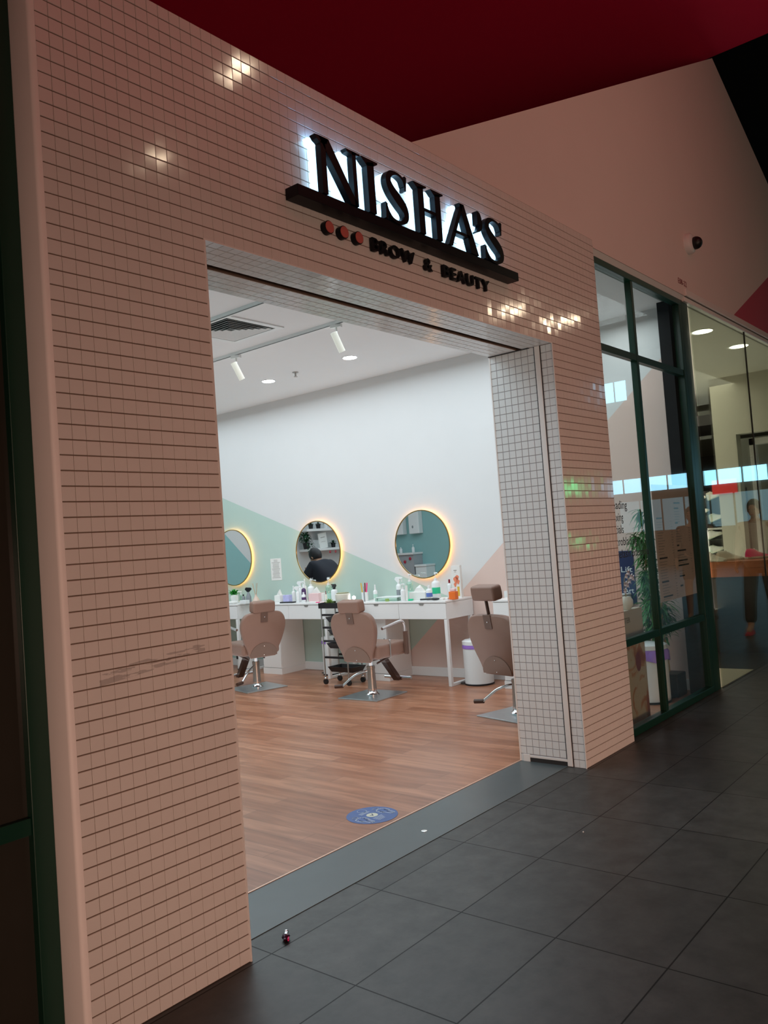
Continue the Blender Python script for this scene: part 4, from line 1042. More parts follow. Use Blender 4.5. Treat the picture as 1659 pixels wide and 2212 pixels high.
boxy('white_towel', 'folded white towel at the left end of the far vanity', 'towel', 7.04, 503, (0.09, 0.10, 0.035), M_PAPER, bevel=0.012)
bottle('frosted pump bottle on the far left vanity behind the dish', 7.20, 521, 0.15, 0.02, 'pump', M_CLEAR, M_WPLAS)
boxy('white_carton', 'white carton beside the pillar edge on the far vanity', 'box', 7.15, 507, (0.06, 0.08, 0.10), M_PAPER)
gp = thing('potted_plant', 'small bright green leafy plant beneath the far left mirror', 'plant', (7.34, ypos(505, 7.34), DT))
MB().lathe([(0.035, 0), (0.045, 0.07)], 20).build('pot', M_WPLAS, gp, smooth=True)
lf = MB()
for i in range(70):
    a = random.uniform(0, 2*PI); el = random.uniform(0.0, 1.4)
    leaf(lf, (random.gauss(0, .02), random.gauss(0, .02), 0.09+random.uniform(0, .05)), (math.cos(a)*math.cos(el), math.sin(a)*math.cos(el), math.sin(el)), 0.06, 0.03, 0.3)
lf.build('foliage', mat('bright_leaf', (0.04, 0.36, 0.05), 0.35, noise=0.3, nscale=30), gp)

# wall notice
nt_ = thing('wall_notice', 'white printed price notice taped to the sage green wall', 'notice', (XM-0.0022, 8.035, 1.144))
MB().box((-0.002, -0.10, 0), (0.0, 0.10, 0.286)).build('paper_sheet', M_PAPER, nt_)
ln = MB()
for i in range(15):
    hw = random.uniform(0.055, 0.08) if i > 1 else 0.035
    ln.box((-0.0026, -hw, 0.262-i*0.0165), (-0.002, hw, 0.267-i*0.0165))
ln.build('printed_lines', M_INKG, nt_)
MB().box((-0.02, -0.06, 0), (-0.002, 0.06, 0.10)).build('wall_socket_panel', M_WPLAS).location = (XM, 4.52, 0.83)
o = bpy.data.objects['wall_socket_panel']; tag(o, 'white wall box behind the raised headrest', 'switch')

# ------------------------------------------------------------------ floor sticker and litter
fs = thing('floor_sticker', 'round blue distancing sticker with two outlined figures on the wood floor', 'sticker', (3.493, 3.119, 0.0))
Rz = 0.145
MB().lathe([(Rz, 0.0004), (Rz, 0.0012)], 64).build('blue_disc', M_STICK, fs)
MB().lathe([(0.033, 0.0013), (0.033, 0.0016)], 32).build('white_badge', mat('cream_badge', (0.62, 0.62, 0.50), 0.5, noise=0.05), fs)
def flat_line(mb, pts, w_, z=0.0019):
    for a, b in zip(pts[:-1], pts[1:]):
        a = Vector((*a, 0)); b = Vector((*b, 0)); d = (b-a)
        if d.length < 1e-5: continue
        d.normalize(); n_ = Vector((-d.y, d.x, 0))*w_/2; d = d*w_*0.3
        mb.add([a-n_-d+Vector((0,0,z)), b-n_+d+Vector((0,0,z)), b+n_+d+Vector((0,0,z)), a+n_-d+Vector((0,0,z))], [(0,1,2,3)])
ck = MB(); flat_line(ck, [(-0.014, 0.003), (-0.004, -0.010), (0.014, 0.014)], 0.006)
# figure frame: head towards the image left, feet towards the image right
dirx = Vector((0, -1)); diry = Vector((1, 0))
def fig(cx, cy):
    mb = MB(); s = 0.086
    def q(u, v): return (cx + dirx.x*u*s + diry.x*v*s, cy + dirx.y*u*s + diry.y*v*s)
    flat_line(mb, [q(-0.72+0.16*math.cos(a), 0.20*math.sin(a)) for a in [2*PI*i/18 for i in range(19)]], 0.005)
    body = [(-0.5, 0.0), (-0.42, 0.30), (-0.25, 0.36), (0.18, 0.36), (0.25, 0.28), (0.15, 0.22), (-0.15, 0.22), (0.2, 0.2), (0.78, 0.17), (0.85, 0.10), (0.8, 0.02), (0.25, 0.0), (0.8, -0.02), (0.85, -0.10), (0.78, -0.17), (0.2, -0.2), (-0.15, -0.22), (0.15, -0.22), (0.25, -0.28), (0.18, -0.36), (-0.25, -0.36), (-0.42, -0.30), (-0.5, 0.0)]
    flat_line(mb, [q(*p) for p in body], 0.005)
    return mb
for off in (0.088, -0.088):
    fig(off, -0.012).build('figure_outline', M_STICKW, fs)
tx = MB()
for i in range(5):
    o_ = dirx*(0.045+0.011*i); flat_line(tx, [(o_.x-diry.x*0.045, o_.y-diry.y*0.045), (o_.x+diry.x*(0.03-0.006*i), o_.y+diry.y*(0.03-0.006*i))], 0.0035)
for i in range(3):
    o_ = dirx*(-0.05-0.010*i); flat_line(tx, [(o_.x-diry.x*0.035, o_.y-diry.y*0.035), (o_.x+diry.x*0.035, o_.y+diry.y*0.035)], 0.004)
cc_ = dirx*(-0.095)+diry*0.02
flat_line(tx, [(cc_.x+0.026*math.cos(a), cc_.y+0.026*math.sin(a)) for a in [2*PI*i/20 for i in range(21)]], 0.003)
tx.build('printed_text', M_STICKW, fs)
ck.build('tick_mark', M_NAVY, fs)
co = MB().lathe([(0.016, 0.0032), (0.016, 0.0048), (0.012, 0.0056)], 24).build('steel_stud', mat('bright_steel', (0.9, 0.9, 0.88), 0.25, 0.9, noise=0.1), smooth=True)
co.location = (3.42, 2.70, 0); tag(co, 'small shiny round stud on the steel threshold plate', 'stud')
lt_ = thing('foil_wrapper', 'crumpled dark and silver sweet wrapper on the stone floor', 'litter', (2.205, 2.462, 0.0), 0.7)
wr = MB(); rs = []
for i in range(9):
    t_ = i/8; r_ = 0.014*math.sin(PI*min(max(t_, .08), .94))+0.003
    rs.append([Vector((-0.028+0.056*t_, (r_*(1+0.3*math.sin(5*i+k*2))) * math.cos(2*PI*k/8)*0.8, 0.012+r_*0.8*math.sin(2*PI*k/8))) for k in range(8)])
wr.rings(rs); wr.build('wrapper_body', mat('dark_foil', (0.05, 0.01, 0.03), 0.2, 0.6, noise=0.6, nscale=60), lt_)
MB().ball((0.024, 0.0, 0.020), 0.009, 8, 6).box((-0.004, -0.006, 0.018), (0.018, 0.004, 0.026)).build('silver_end', M_CHROME, lt_)
MB().box((-0.024, -0.014, 0.006), (-0.006, -0.009, 0.016)).build('pink_patch', M_PINK, lt_)
pb = MB().ball((0, 0, 0.002), 0.004, 8, 6).build('white_pebble', M_PAPER); pb.location = (3.783, 1.979, 0)
tag(pb, 'tiny white crumb on the dark stone floor', 'crumb')

# ------------------------------------------------------------------ things behind the green window
cp = thing('printed_carton', 'tall cream standing panel with tea splash print behind the green window', 'panel', (6.06, 2.66, 0))
MB().box((-0.30, 0, 0), (0.31, 0.05, 0.60)).build('splash_panel', M_SPLASH, cp)
MB().box((-0.30, 0, 0.601), (0.31, 0.06, 0.86)).build('cream_panel', mat('cream_print', (0.50, 0.42, 0.33), 0.6, noise=0.05), cp)
text_obj('panel_text', 'NTER', 0.06, Matrix.Translation((-0.08, -0.0012, 0.765)) @ FACE_S, mat('taupe_ink', (0.18, 0.12, 0.07), 0.6, noise=0.1), 0.0006, parent=cp)
MB().add([(0.16+0.05*math.cos(a), -0.0012, 0.45+0.075*math.sin(a)) for a in [2*PI*i/24 for i in range(24)]], [tuple(range(24))]).build('red_badge', M_DRED, cp)
M_ORCH = mat('orchid_petal', (0.70, 0.52, 0.50), 0.5, noise=0.15)
og = thing('orchid', 'pale pink orchid in a round pot on the cream panel', 'orchid', (6.17, 2.695, 0.8605))
MB().lathe([(0.028, 0), (0.05, 0.03), (0.052, 0.07), (0.035, 0.10)], 24).build('pot', M_CREAM, og, smooth=True)
MB().tube(smoothp([(0, 0, 0.09), (0.02, 0, 0.16), (0.06, 0.0, 0.22), (0.12, 0, 0.25)], 5), 0.003, 6).tube(smoothp([(0, 0, 0.09), (-0.02, 0, 0.17), (0.0, 0.0, 0.24), (0.05, 0, 0.28)], 5), 0.003, 6).build('stem', M_STEM, og)
ptl = MB()
for (x_, z_) in [(0.03, 0.19), (0.07, 0.22), (0.11, 0.25), (0.14, 0.235), (-0.01, 0.20), (0.02, 0.26), (0.06, 0.285), (-0.03, 0.15)]:
    for k in range(5):
        a = 2*PI*k/5; leaf(ptl, (x_, -0.01, z_), (math.cos(a), -0.25, math.sin(a)), 0.030, 0.022, 0.05)
ptl.build('petals', M_ORCH, og)
np_ = thing('navy_poster', 'navy blue poster with white lettering on the salon wall seen through the window', 'poster', (XM-0.003, 3.32, 0.78))
MB().box((-0.003, -0.17, 0), (0, 0.17, 0.50)).build('poster_sheet', M_NAVY, np_)
for s_, z_, sz in (('Lash Lift', 0.30, 0.075), ('Henna Art', 0.10, 0.075)):
    text_obj('poster_text', s_, sz, Matrix.Translation((-0.0036, 0.15, z_)) @ FACE_W, M_PAPER, 0.0004, parent=np_, width=0.30)

pt = thing('bamboo_plant', 'tall leafy bamboo plant in a black planter behind the green window', 'plant', (7.185, 2.86, 0))
MB().box((-0.10, -0.17, 0), (0.11, 0.17, 0.20)).build('planter', M_BLACK, pt, bevel=0.01)
st = MB()
stems = [(-0.07, -0.05, 0.85, 0.016), (-0.05, 0.03, 1.10, 0.014), (-0.02, -0.06, 0.75, 0.013), (0.02, 0.02, 1.25, 0.013), (0.06, -0.04, 0.70, 0.012), (0.07, 0.06, 0.95, 0.012), (-0.08, 0.06, 1.35, 0.012)]
tops = []
for (x_, y_, h_, r_) in stems:
    bx, by = random.uniform(-0.10, 0.03), random.uniform(-0.06, 0.03)
    pts = smoothp([(x_, y_, 0.18), (x_+bx*0.2, y_+by*0.2, h_*0.5), (x_+bx, y_+by, h_)], 6)
    st.tube(pts, r_, 10, rs=[r_*(1.12 if i % 3 == 0 else 0.95)*(1-0.4*i/len(pts)) for i in range(len(pts))])
    tops.append(pts)
st.build('canes', M_STEM, pt, smooth=True)
lf = MB()
for pts in tops:
    for i, p in enumerate(pts):
        if p.z < 0.50: continue
        for k in range(14):
            a = random.uniform(0, 2*PI)
            ln_ = random.uniform(0.09, 0.17)
            y_ = math.sin(a)*0.45
            b_ = p + Vector((math.cos(a)*random.uniform(0, .10), y_*random.uniform(0, .1), random.uniform(-.04, .06)))
            if b_.y + y_*ln_ < -0.24: y_ = 0.1
            leaf(lf, b_, (math.cos(a), y_, random.uniform(-0.1, 0.7)), ln_, 0.022, 0.6)
# one long arching branch to the left
for br_ in ([(-0.13, 0.0, 1.25), (-0.30, -0.04, 1.38), (-0.52, -0.06, 1.42)], [(-0.10, 0.0, 0.95), (-0.28, -0.05, 1.10), (-0.42, -0.08, 1.06)], [(-0.10, 0.0, 0.75), (-0.26, -0.06, 0.86), (-0.36, -0.08, 0.78)], [(-0.13, 0, 1.35), (-0.22, -.03, 1.55), (-0.30, -.05, 1.63)]):
    pts = smoothp(br_, 5); st2 = pts
    for i, p in enumerate(pts):
        for k in range(5):
            a = random.uniform(PI*0.5, PI*1.5)
            leaf(lf, p, (math.cos(a), 0.25*math.sin(a), random.uniform(-0.7, 0.5)), random.uniform(0.08, 0.15), 0.020, 0.5)
lf.build('foliage', M_LEAF, pt)

# ------------------------------------------------------------------ neighbouring shoe shop
struct(MB().box((7.60, 2.50, -0.06), (26, 9, 0.002)).build('floor_shoe_shop', mat('shoe_floor', (0.035, 0.03, 0.026), 0.3, noise=0.15, nscale=2)), 'dark floor of the shoe shop')
struct(MB().box((7.62, 2.50, 0.003), (8.6, 3.2, 0.008)).build('trim_8', mat('cream_stone', (0.55, 0.50, 0.38), 0.4, noise=0.08)), 'cream stone strip inside the shoe shop glass')
M_NCEIL = mat('shoe_ceiling', (0.74, 0.71, 0.61), 0.7, noise=0.02)
struct(MB().box((7.60, 2.55, 3.50), (26, 9, 3.535)).build('ceiling_shoe_shop', M_NCEIL), 'cream shoe shop ceiling')
struct(MB().box((7.601, 2.67, 0), (7.66, 9, 3.50)).build('wall_party', M_CREAMW))
struct(MB().box((25.9, 2.6, 0), (26, 9, 3.5)).build('wall_shoe_back', M_BROWNW), 'brown rear wall of the shoe shop')
struct(MB().box((7.6, 9, 0), (26, 9.1, 3.5)).build('wall_shoe_side', M_BROWNW))
# cream partition with doorway
pw = MB(); pw.box((12.0, 2.60, 2.68), (12.2, 3.74, 3.50)); pw.box((12.0, 3.44, 0), (12.2, 3.74, 2.68))
struct(pw.build('wall_partition', M_CREAMW), 'cream partition wall inside the shoe shop')
ds = MB(); ds.box((13.0, 3.9, 2.98), (14.6, 5.2, 3.14)); struct(ds.build('trim_9', M_DARKW), 'dark hanging ceiling beam in the shoe shop')
df = MB(); df.box((12.3, 3.28, 0), (12.42, 3.36, 2.62)); df.box((12.3, 2.62, 2.53), (12.42, 3.36, 2.62))
struct(df.build('door_1', M_TRIMW), 'white door frame at the back of the shoe shop')
struct(MB().box((12.75, 2.6, 0), (12.85, 3.75, 2.68)).build('wall_doorway', mat('grey_lobby', (0.20, 0.20, 0.17), 0.6, noise=0.2, nscale=4)))
ls = thing('lit_sign', 'cyan lit sign letter beyond the shoe shop doorway', 'sign', (12.74, 2.90, 2.14))
text_obj('sign_letter', 'N', 0.24, FACE_W, M_CYAN, 0.01, 0.012, parent=ls)
tag(MB().box((12.70, 2.62, 1.62), (12.74, 2.72, 2.05)).build('lit_poster', M_CYAN), 'cyan lit poster below the lit sign letter', 'poster')
# glass
ng = MB().box((7.60, 2.480, 0.0), (9.275, 2.492, 3.495)).build('window_3', M_GLASSN); struct(ng, 'shoe shop glass panel next to the green window')
ng2 = MB().box((9.283, 2.480, 0.0), (14.0, 2.492, 3.495)).build('window_4', M_GLASSN); struct(ng2, 'second shoe shop glass panel')
struct(MB().box((9.275, 2.478, 0), (9.283, 2.494, 3.495)).build('trim_10', M_DARKW), 'thin dark joint between glass panels')
for (x, y, lb) in [(8.86, 2.78, 'bright ceiling light just inside the shoe shop glass'), (10.02, 2.75, 'second bright ceiling light inside the shoe shop'), (13.3, 3.83, 'small ceiling light deep in the shoe shop'), (14.8, 3.81, 'small ceiling light at the right edge of the shoe shop'), (19.2, 6.45, 'far ceiling light in the rear of the shoe shop')]:
    downlight(x, y, 0.10, 3.4995, M_LAMPC, lb)
# table with sneakers
tbx = thing('display_table', 'orange wood display table carrying sneakers in the shoe shop', 'table', (9.75, 3.0, 0))
MB().box((-0.15, -0.46, 0.955), (0.55, 0.42, 1.035)).build('tabletop', M_ORANGEW, tbx, bevel=0.006)
for (x_, y_) in ((-0.1, -0.42), (0.48, -0.42), (-0.1, 0.36), (0.48, 0.36)):
    MB().box((x_-0.02, y_-0.02, 0.003), (x_+0.02, y_+0.02, 0.955)).build('leg', M_DARKW, tbx)
MB().box((-0.14, -0.45, 0.86), (-0.12, 0.41, 0.954)).build('apron', M_ORANGEW, tbx)
MB().box((-0.07, -0.46, 0.003), (0.45, 1.10, 0.86)).build('base_cabinet', M_DARKW, tbx)
def shoe(lab, loc, rz, m, L=0.29, tilt=0.0, sole=M_SHOEW, group=None, roll=0.0):
    t = thing('sneaker', lab, 'shoe', loc, rz, group)
    t.rotation_euler = (roll, tilt, rz)
    prof = [(0.0, 0.030, 0.085), (0.06, 0.038, 0.115), (0.22, 0.040, 0.118), (0.40, 0.038, 0.105), (0.55, 0.042, 0.080), (0.72, 0.050, 0.058), (0.88, 0.046, 0.045), (0.98, 0.026, 0.030)]
    rs = []
    for (x_, w_, h_) in prof:
        rs.append([Vector((x_*L, w_*math.cos(a)*(1 if math.sin(a) < 0.3 else 0.8), 0.022+(h_-0.022)*max(0, math.sin(a)))) for a in [PI*k/10 for k in range(11)]])
    up = MB(); up.rings(rs, cap=True); up.build('upper', m, t, smooth=True)
    so = MB(); rs = []
    ol = [(-0.01, 0.02), (0.0, 0.034), (0.2, 0.042), (0.5, 0.043), (0.75, 0.053), (0.95, 0.040), (1.02, 0.012)]
    loop = [(x_*L, w_) for x_, w_ in ol] + [(x_*L, -w_) for x_, w_ in reversed(ol)]
    so.prism(loop, 'z', 0.0, 0.026); so.build('sole', sole, t, bevel=0.004)
    lc = MB()
    for k in range(4):
        x_ = (0.36+0.09*k)*L; z_ = 0.113-0.016*k
        lc.tube([(x_, -0.026, z_-0.008), (x_, 0, z_+0.004), (x_, 0.026, z_-0.008)], 0.0035, 6)
    lc.build('laces', M_SHOEW if m is not M_SHOEW else M_PAPER, t)
    return t
shoe('cream sneaker at the left end of the orange display table', (9.68, 3.28, 1.035), math.radians(-96), M_SHOEW)
shoe('second cream sneaker, beside the first on the orange table', (9.86, 3.16, 1.035), math.radians(-82), M_SHOEW)
shoe('bright pink sneaker on the orange display table', (9.95, 2.86, 1.035), math.radians(-45), M_PINK, 0.28)
# shoe wall: dark panel with small ledges
swl = thing('shoe_display_wall', 'dark shoe display wall with a pale frame and small ledges', 'display', (12.45, 4.05, 0))
MB().box((0, -0.55, 0), (0.06, 0.32, 1.95)).build('back_panel', M_DARKW, swl)
MB().box((-0.05, 0.02, 0), (0, 0.05, 1.40)).box((-0.05, -0.45, 1.37), (0, 0.05, 1.40)).build('pale_frame', M_TRIMW, swl)
spots = [(1512, 1082, M_SHOEW, 'cream'), (1520, 1110, M_SHOEW, 'white'), (1547, 1076, M_SHOEW, 'cream'), (1553, 1123, M_SHOEW, 'cream'), (1503, 1150, M_PAPER, 'white'), (1549, 1160, M_PAPER, 'white'), (1517, 1187, M_BLACK, 'black'), (1553, 1192, M_PAPER, 'white')]
words = ['near the top left, beside the green post', 'just below the topmost one', 'high up next to the cream column', 'resting on the pale frame', 'standing low beside the green post', 'with dark stripe inside the pale frame', 'low down under the white one', 'lowest, right above the table']
for (px, py, m_, cn_), wd_ in zip(spots, words):
    p = onX(12.35, px, py)
    shoe(f'{cn_} sneaker on the dark display wall, {wd_}', (12.38, p.y+0.12, p.z-0.03), math.radians(-90), m_, 0.21, tilt=math.radians(-20), group='sneakers on the dark display wall')
    MB().box((-0.06, -0.30, -0.012), (0.05, -0.0, -0.002), T=Matrix.Rotation(math.radians(0), 4, 'X')).build('ledge', M_CLEAR, swl).location = (p.x-12.45+0.03, p.y+0.15-4.05, p.z-0.03)
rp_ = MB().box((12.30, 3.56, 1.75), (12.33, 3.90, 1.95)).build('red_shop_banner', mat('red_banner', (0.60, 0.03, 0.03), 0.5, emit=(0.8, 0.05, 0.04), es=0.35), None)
rp_.location = (-0.32, -0.08, 0.12)
tag(rp_, 'red banner on the cream column in the shoe shop', 'banner')

# ------------------------------------------------------------------ far side of the mall (seen in glass and tile reflections)
ew = MB(); ew.box((30, -12, 0), (30.2, 3, 8))
struct(ew.build('wall_end', mat('end_wall', (0.10, 0.075, 0.06), 0.7, noise=0.2, nscale=1)), 'far end wall of the mall corridor')
def panes(name, y0, y1, z0, z1, n, m, lab):
    root = bpy.data.objects.new(name, None); COL.objects.link(root); root['kind'] = 'structure'; root['label'] = lab
    dy = (y1-y0)/n
    for i in range(n):
        p = MB().box((29.95, y0+i*dy+0.04, z0), (29.99, y0+(i+1)*dy-0.04, z1)).build('daylight_pane', m, root); p['kind'] = 'structure'
panes('window_5', -8.6, -1.0, 2.78, 3.30, 9, M_SKYL, 'band of daylight windows at the far end of the corridor')
panes('window_6', -8.0, -1.4, 1.30, 2.45, 8, M_SKYL2, 'lower daylight windows at the far end')
panes('window_7', -8.3, -7.3, 6.30, 7.05, 2, M_SKYL, 'high daylight window at the far end')
struct(MB().box((-8, -9.1, 0), (30, -9, 8)).build('wall_opposite', mat('opposite_wall', (0.12, 0.09, 0.075), 0.7, noise=0.2, nscale=1)))
gs = thing('green_lit_sign', 'green lit sign on the opposite side of the corridor', 'sign', (18, -4, 0))
MB().box((-0.9, 0, 2.38), (0.1, 0.05, 2.62)).build('sign_panel', M_EMGREEN, gs)
MB().box((-0.4, 0, 1.18), (0.1, 0.05, 1.30)).build('lower_sign_panel', M_EMGREEN, gs)
MB().box((-0.03, 0.02, 0), (0.03, 0.04, 2.38)).build('sign_post', M_BLACK, gs)
for (x, y, z, lb) in [(5.54, -1.12, 6.44, 'warm lamp under the red ceiling nearest the shopfront'), (6.1, -3.3, 6.44, 'warm lamp under the red ceiling, far side'), (15.5, -3.95, 6.4, 'warm hanging lamp further down the corridor'), (17.3, -3.7, 6.4, 'warm hanging lamp at the distant end')]:
    r_ = 0.10 if x < 10 else 0.22
    t = thing('corridor_lamp', lb, 'lamp', (x, y, z))
    MB().lathe([(r_+0.02, 0), (r_+0.02, -0.05), (r_, -0.05)], 20).build('lamp_housing', M_BLACK, t)
    MB().lathe([(r_, -0.051), (r_*0.9, -0.06)], 20).build('lamp_lens', M_LAMPW, t)
    if x > 10: MB().tube([(0, 0, 0), (0, 0, 1.6)], 0.01, 6).build('hanging_rod', M_BLACK, t)

# ------------------------------------------------------------------ rear of the salon (seen in the mirrors)
YB = 11.0
def shelf(z, xa, xb, lab):
    o = MB().box((xa, YB-0.24, z-0.045), (xb, YB-0.003, z)).build('wall_shelf', M_WLAM, bevel=0.003)
    tag(o, lab, 'shelf')
shelf(1.90, 2.60, 4.02, 'upper white shelf seen in the middle mirror'); shelf(1.53, 2.60, 4.02, 'lower white shelf seen in the middle mirror')
def pot(x, z, m, lab, leaves=30, sz=0.07):
    t = thing('potted_plant', lab, 'plant', (x, YB-0.13, z))
    MB().lathe([(0.036, 0), (0.048, 0.09)], 18).build('pot', m, t, smooth=True)
    l_ = MB()
    for i in range(leaves):
        a = random.uniform(0, 2*PI); el = random.uniform(0.1, 1.4)
        leaf(l_, (0, 0, 0.085), (math.cos(a)*math.cos(el), math.sin(a)*math.cos(el), math.sin(el)), sz*random.uniform(.6, 1.2), 0.02, 0.4)
    l_.build('foliage', M_LEAFD, t)
pot(3.80, 1.9, M_BLACK, 'small plant in black pot on the upper shelf, left in the mirror')
pot(3.60, 1.9, M_BLACK, 'small plant in black pot in the middle of the upper shelf')
pot(3.40, 1.9, M_WPLAS, 'small plant in white pot on the upper shelf')
pot(3.22, 1.53, M_BLACK, 'dark potted plant at the right of the lower shelf', 40, 0.11)
tp = thing('trailing_plant', 'dark trailing plant hanging from the lower shelf in the mirror', 'plant', (3.98, YB-0.16, 1.53))
MB().lathe([(0.05, 0), (0.07, 0.12)], 18).build('pot', M_BLACK, tp, smooth=True)
l_ = MB()
for i in range(120):
    a = random.uniform(0, 2*PI); el = random.uniform(-0.2, 1.4)
    leaf(l_, (random.gauss(0, .05), random.gauss(0, .03), 0.12+random.uniform(0, .18)), (math.cos(a)*math.cos(el), math.sin(a)*math.cos(el)*0.5, math.sin(el)), 0.10, 0.03, 0.6)
for k in range(5):
    for i in range(9):
        a = random.uniform(0, 2*PI)
        leaf(l_, (0.09-0.03*k-0.01*i*0.5, -0.14, 0.10-0.045*i), (math.cos(a), -0.3, -0.4), 0.05, 0.03, 0.2)
l_.build('foliage', M_LEAFD, tp)
fr_ = thing('framed_notice', 'leaning white framed notice on the lower shelf in the mirror', 'frame', (3.50, YB-0.14, 1.53))
MB().box((-0.11, -0.01, 0), (0.11, 0.01, 0.29), T=Matrix.Rotation(0.12, 4, 'Y')).build('notice_board', M_PAPER, fr_)
MB().box((-0.06, -0.012, 0.20), (0.06, -0.0105, 0.21), T=Matrix.Rotation(0.12, 4, 'Y')).box((-0.06, -0.012, 0.12), (0.06, -0.0105, 0.125), T=Matrix.Rotation(0.12, 4, 'Y')).build('printed_lines', M_INKG, fr_)
bs = thing('wire_basket', 'small white wire basket on the lower shelf in the mirror', 'basket', (3.74, YB-0.13, 1.53))
wb = MB()
for k in range(7): wb.box((-0.075+k*0.024, -0.06, 0), (-0.069+k*0.024, -0.055, 0.16))
for k in range(5): wb.box((-0.078, -0.06, 0.01+k*0.035), (0.078, -0.055, 0.016+k*0.035))
wb.box((-0.078, -0.055, 0), (0.078, 0.06, 0.006)); wb.build('basket_wires', M_WPLAS, bs)
for k, x_ in enumerate((3.45, 3.30, 3.12)):
    t = thing('red_flower', 'red flower pinned below the lower reflected shelf, ' + ('nearest the person', 'between two others', 'at the mirror rim')[k], 'flower', (x_, YB-0.25, 1.45), 0, 'red flowers under the shelf')
    f_ = MB()
    for i in range(7): f_.add([(0.028*math.cos(2*PI*i/7+a), -0.004*(i % 2), 0.028*math.sin(2*PI*i/7+a)) for a in (-.35, 0, .35)]+[(0, -0.012, 0)], [(0, 1, 2, 3)])
    f_.build('petals', M_REDC, t)
# left wall: dispensers, counter
for (y0, lb) in ((10.26, 'white wall dispenser near the centre of the right mirror'), (10.68, 'white wall dispenser at the left edge of the right mirror')):
    t = thing('wall_dispenser', lb, 'dispenser', (1.302, y0, 1.69), 0, 'white wall dispensers')
    MB().box((0, -0.13, 0), (0.14, 0.13, 0.46)).build('dispenser_body', M_WPLAS, t, bevel=0.012)
    MB().ball((0.141, 0.03, 0.14), 0.03, 16, 8, s=(0.1, 0.7, 1)).build('sight_window', M_GREYP, t, smooth=True)
cu = thing('wall_counter', 'grey fronted counter with white top reflected in the right mirror', 'counter', (1.302, 10.60, 0))
MB().box((0, -0.40, 0.0), (0.30, 0.38, 1.27)).build('counter_front', mat('grey_panel', (0.38, 0.39, 0.41), 0.6, noise=0.03), cu)
MB().box((0, -0.42, 1.271), (0.34, 0.38, 1.31)).build('counter_top', M_WLAM, cu, bevel=0.003)
for k, (dy, dz) in enumerate([(-0.32, 1.19), (-0.18, 1.13), (-0.06, 1.11), (0.10, 1.05), (0.2, 1.09)]):
    t = thing('garland_flower', 'dark red garland flower on the reflected grey counter, ' + ('nearest the white lidded box', 'second from the lidded box', 'in the middle of the five', 'second from the far end', 'at the far end')[k], 'flower', (1.615, 10.60+dy, dz), 0, 'garland flowers on the counter')
    MB().ball((0, 0, 0), 0.032, 10, 6, s=(0.35, 1, 1)).build('petals', M_REDC, t)
tag(MB().box((1.303, 9.90, 0.0), (1.60, 10.17, 1.02)).box((1.303, 9.885, 1.021), (1.62, 10.18, 1.06)).build('linen_bin', M_WPLAS, bevel=0.004), 'white lidded box beside the grey counter', 'box')
bottle('white pump bottle on the reflected counter', 1.50, 0, 0.16, 0.03, 'pump', Y=10.27, z=1.31)
bottle('second white bottle on the reflected counter', 1.46, 0, 0.12, 0.03, 'plain', Y=10.62, z=1.31)

# ------------------------------------------------------------------ people
def skin_mesh(name, joints, edges, m, parent, root, sub=2):
    names = list(joints); me = bpy.data.meshes.new(name)
    me.from_pydata([joints[k][0] for k in names], [(names.index(a), names.index(b)) for a, b in edges], [])
    me.materials.append(m)
    o = bpy.data.objects.new(name, me); COL.objects.link(o); o.parent = parent
    md = o.modifiers.new('skin', 'SKIN'); md.use_smooth_shade = True
    sv = me.skin_vertices[0].data
    for i, k in enumerate(names):
        r_ = joints[k][1]; sv[i].radius = r_ if isinstance(r_, tuple) else (r_, r_)
        sv[i].use_root = (k == root)
    s = o.modifiers.new('sub', 'SUBSURF'); s.levels = sub; s.render_levels = sub
    return o
def hand_joints(J, E, wrist, key, d, side):
    # palm and five fingers along direction d, spread along side
    w_ = Vector(J[wrist][0]); d = Vector(d).normalized(); s = Vector(side).normalized(); n = d.cross(s)
    J[key+'palm'] = (tuple(w_+d*0.05), 0.024); E.append((wrist, key+'palm'))
    for i, (off, L) in enumerate([(-0.030, 0.055), (-0.010, 0.075), (0.010, 0.08), (0.030, 0.07)]):
        a = w_+d*0.085+s*off; b = a+d*L*0.5+n*0.012; c = b+d*L*0.4+n*0.022
        for nm, p, r_ in (('a', a, 0.010), ('b', b, 0.009), ('c', c, 0.007)): J[f'{key}{i}{nm}'] = (tuple(p), r_)
        E += [(key+'palm', f'{key}{i}a'), (f'{key}{i}a', f'{key}{i}b'), (f'{key}{i}b', f'{key}{i}c')]
    a = w_+d*0.045+s*0.042; b = a+d*0.03+s*0.02+n*.01
    J[key+'ta'] = (tuple(a), 0.011); J[key+'tb'] = (tuple(b), 0.009); E += [(key+'palm', key+'ta'), (key+'ta', key+'tb')]
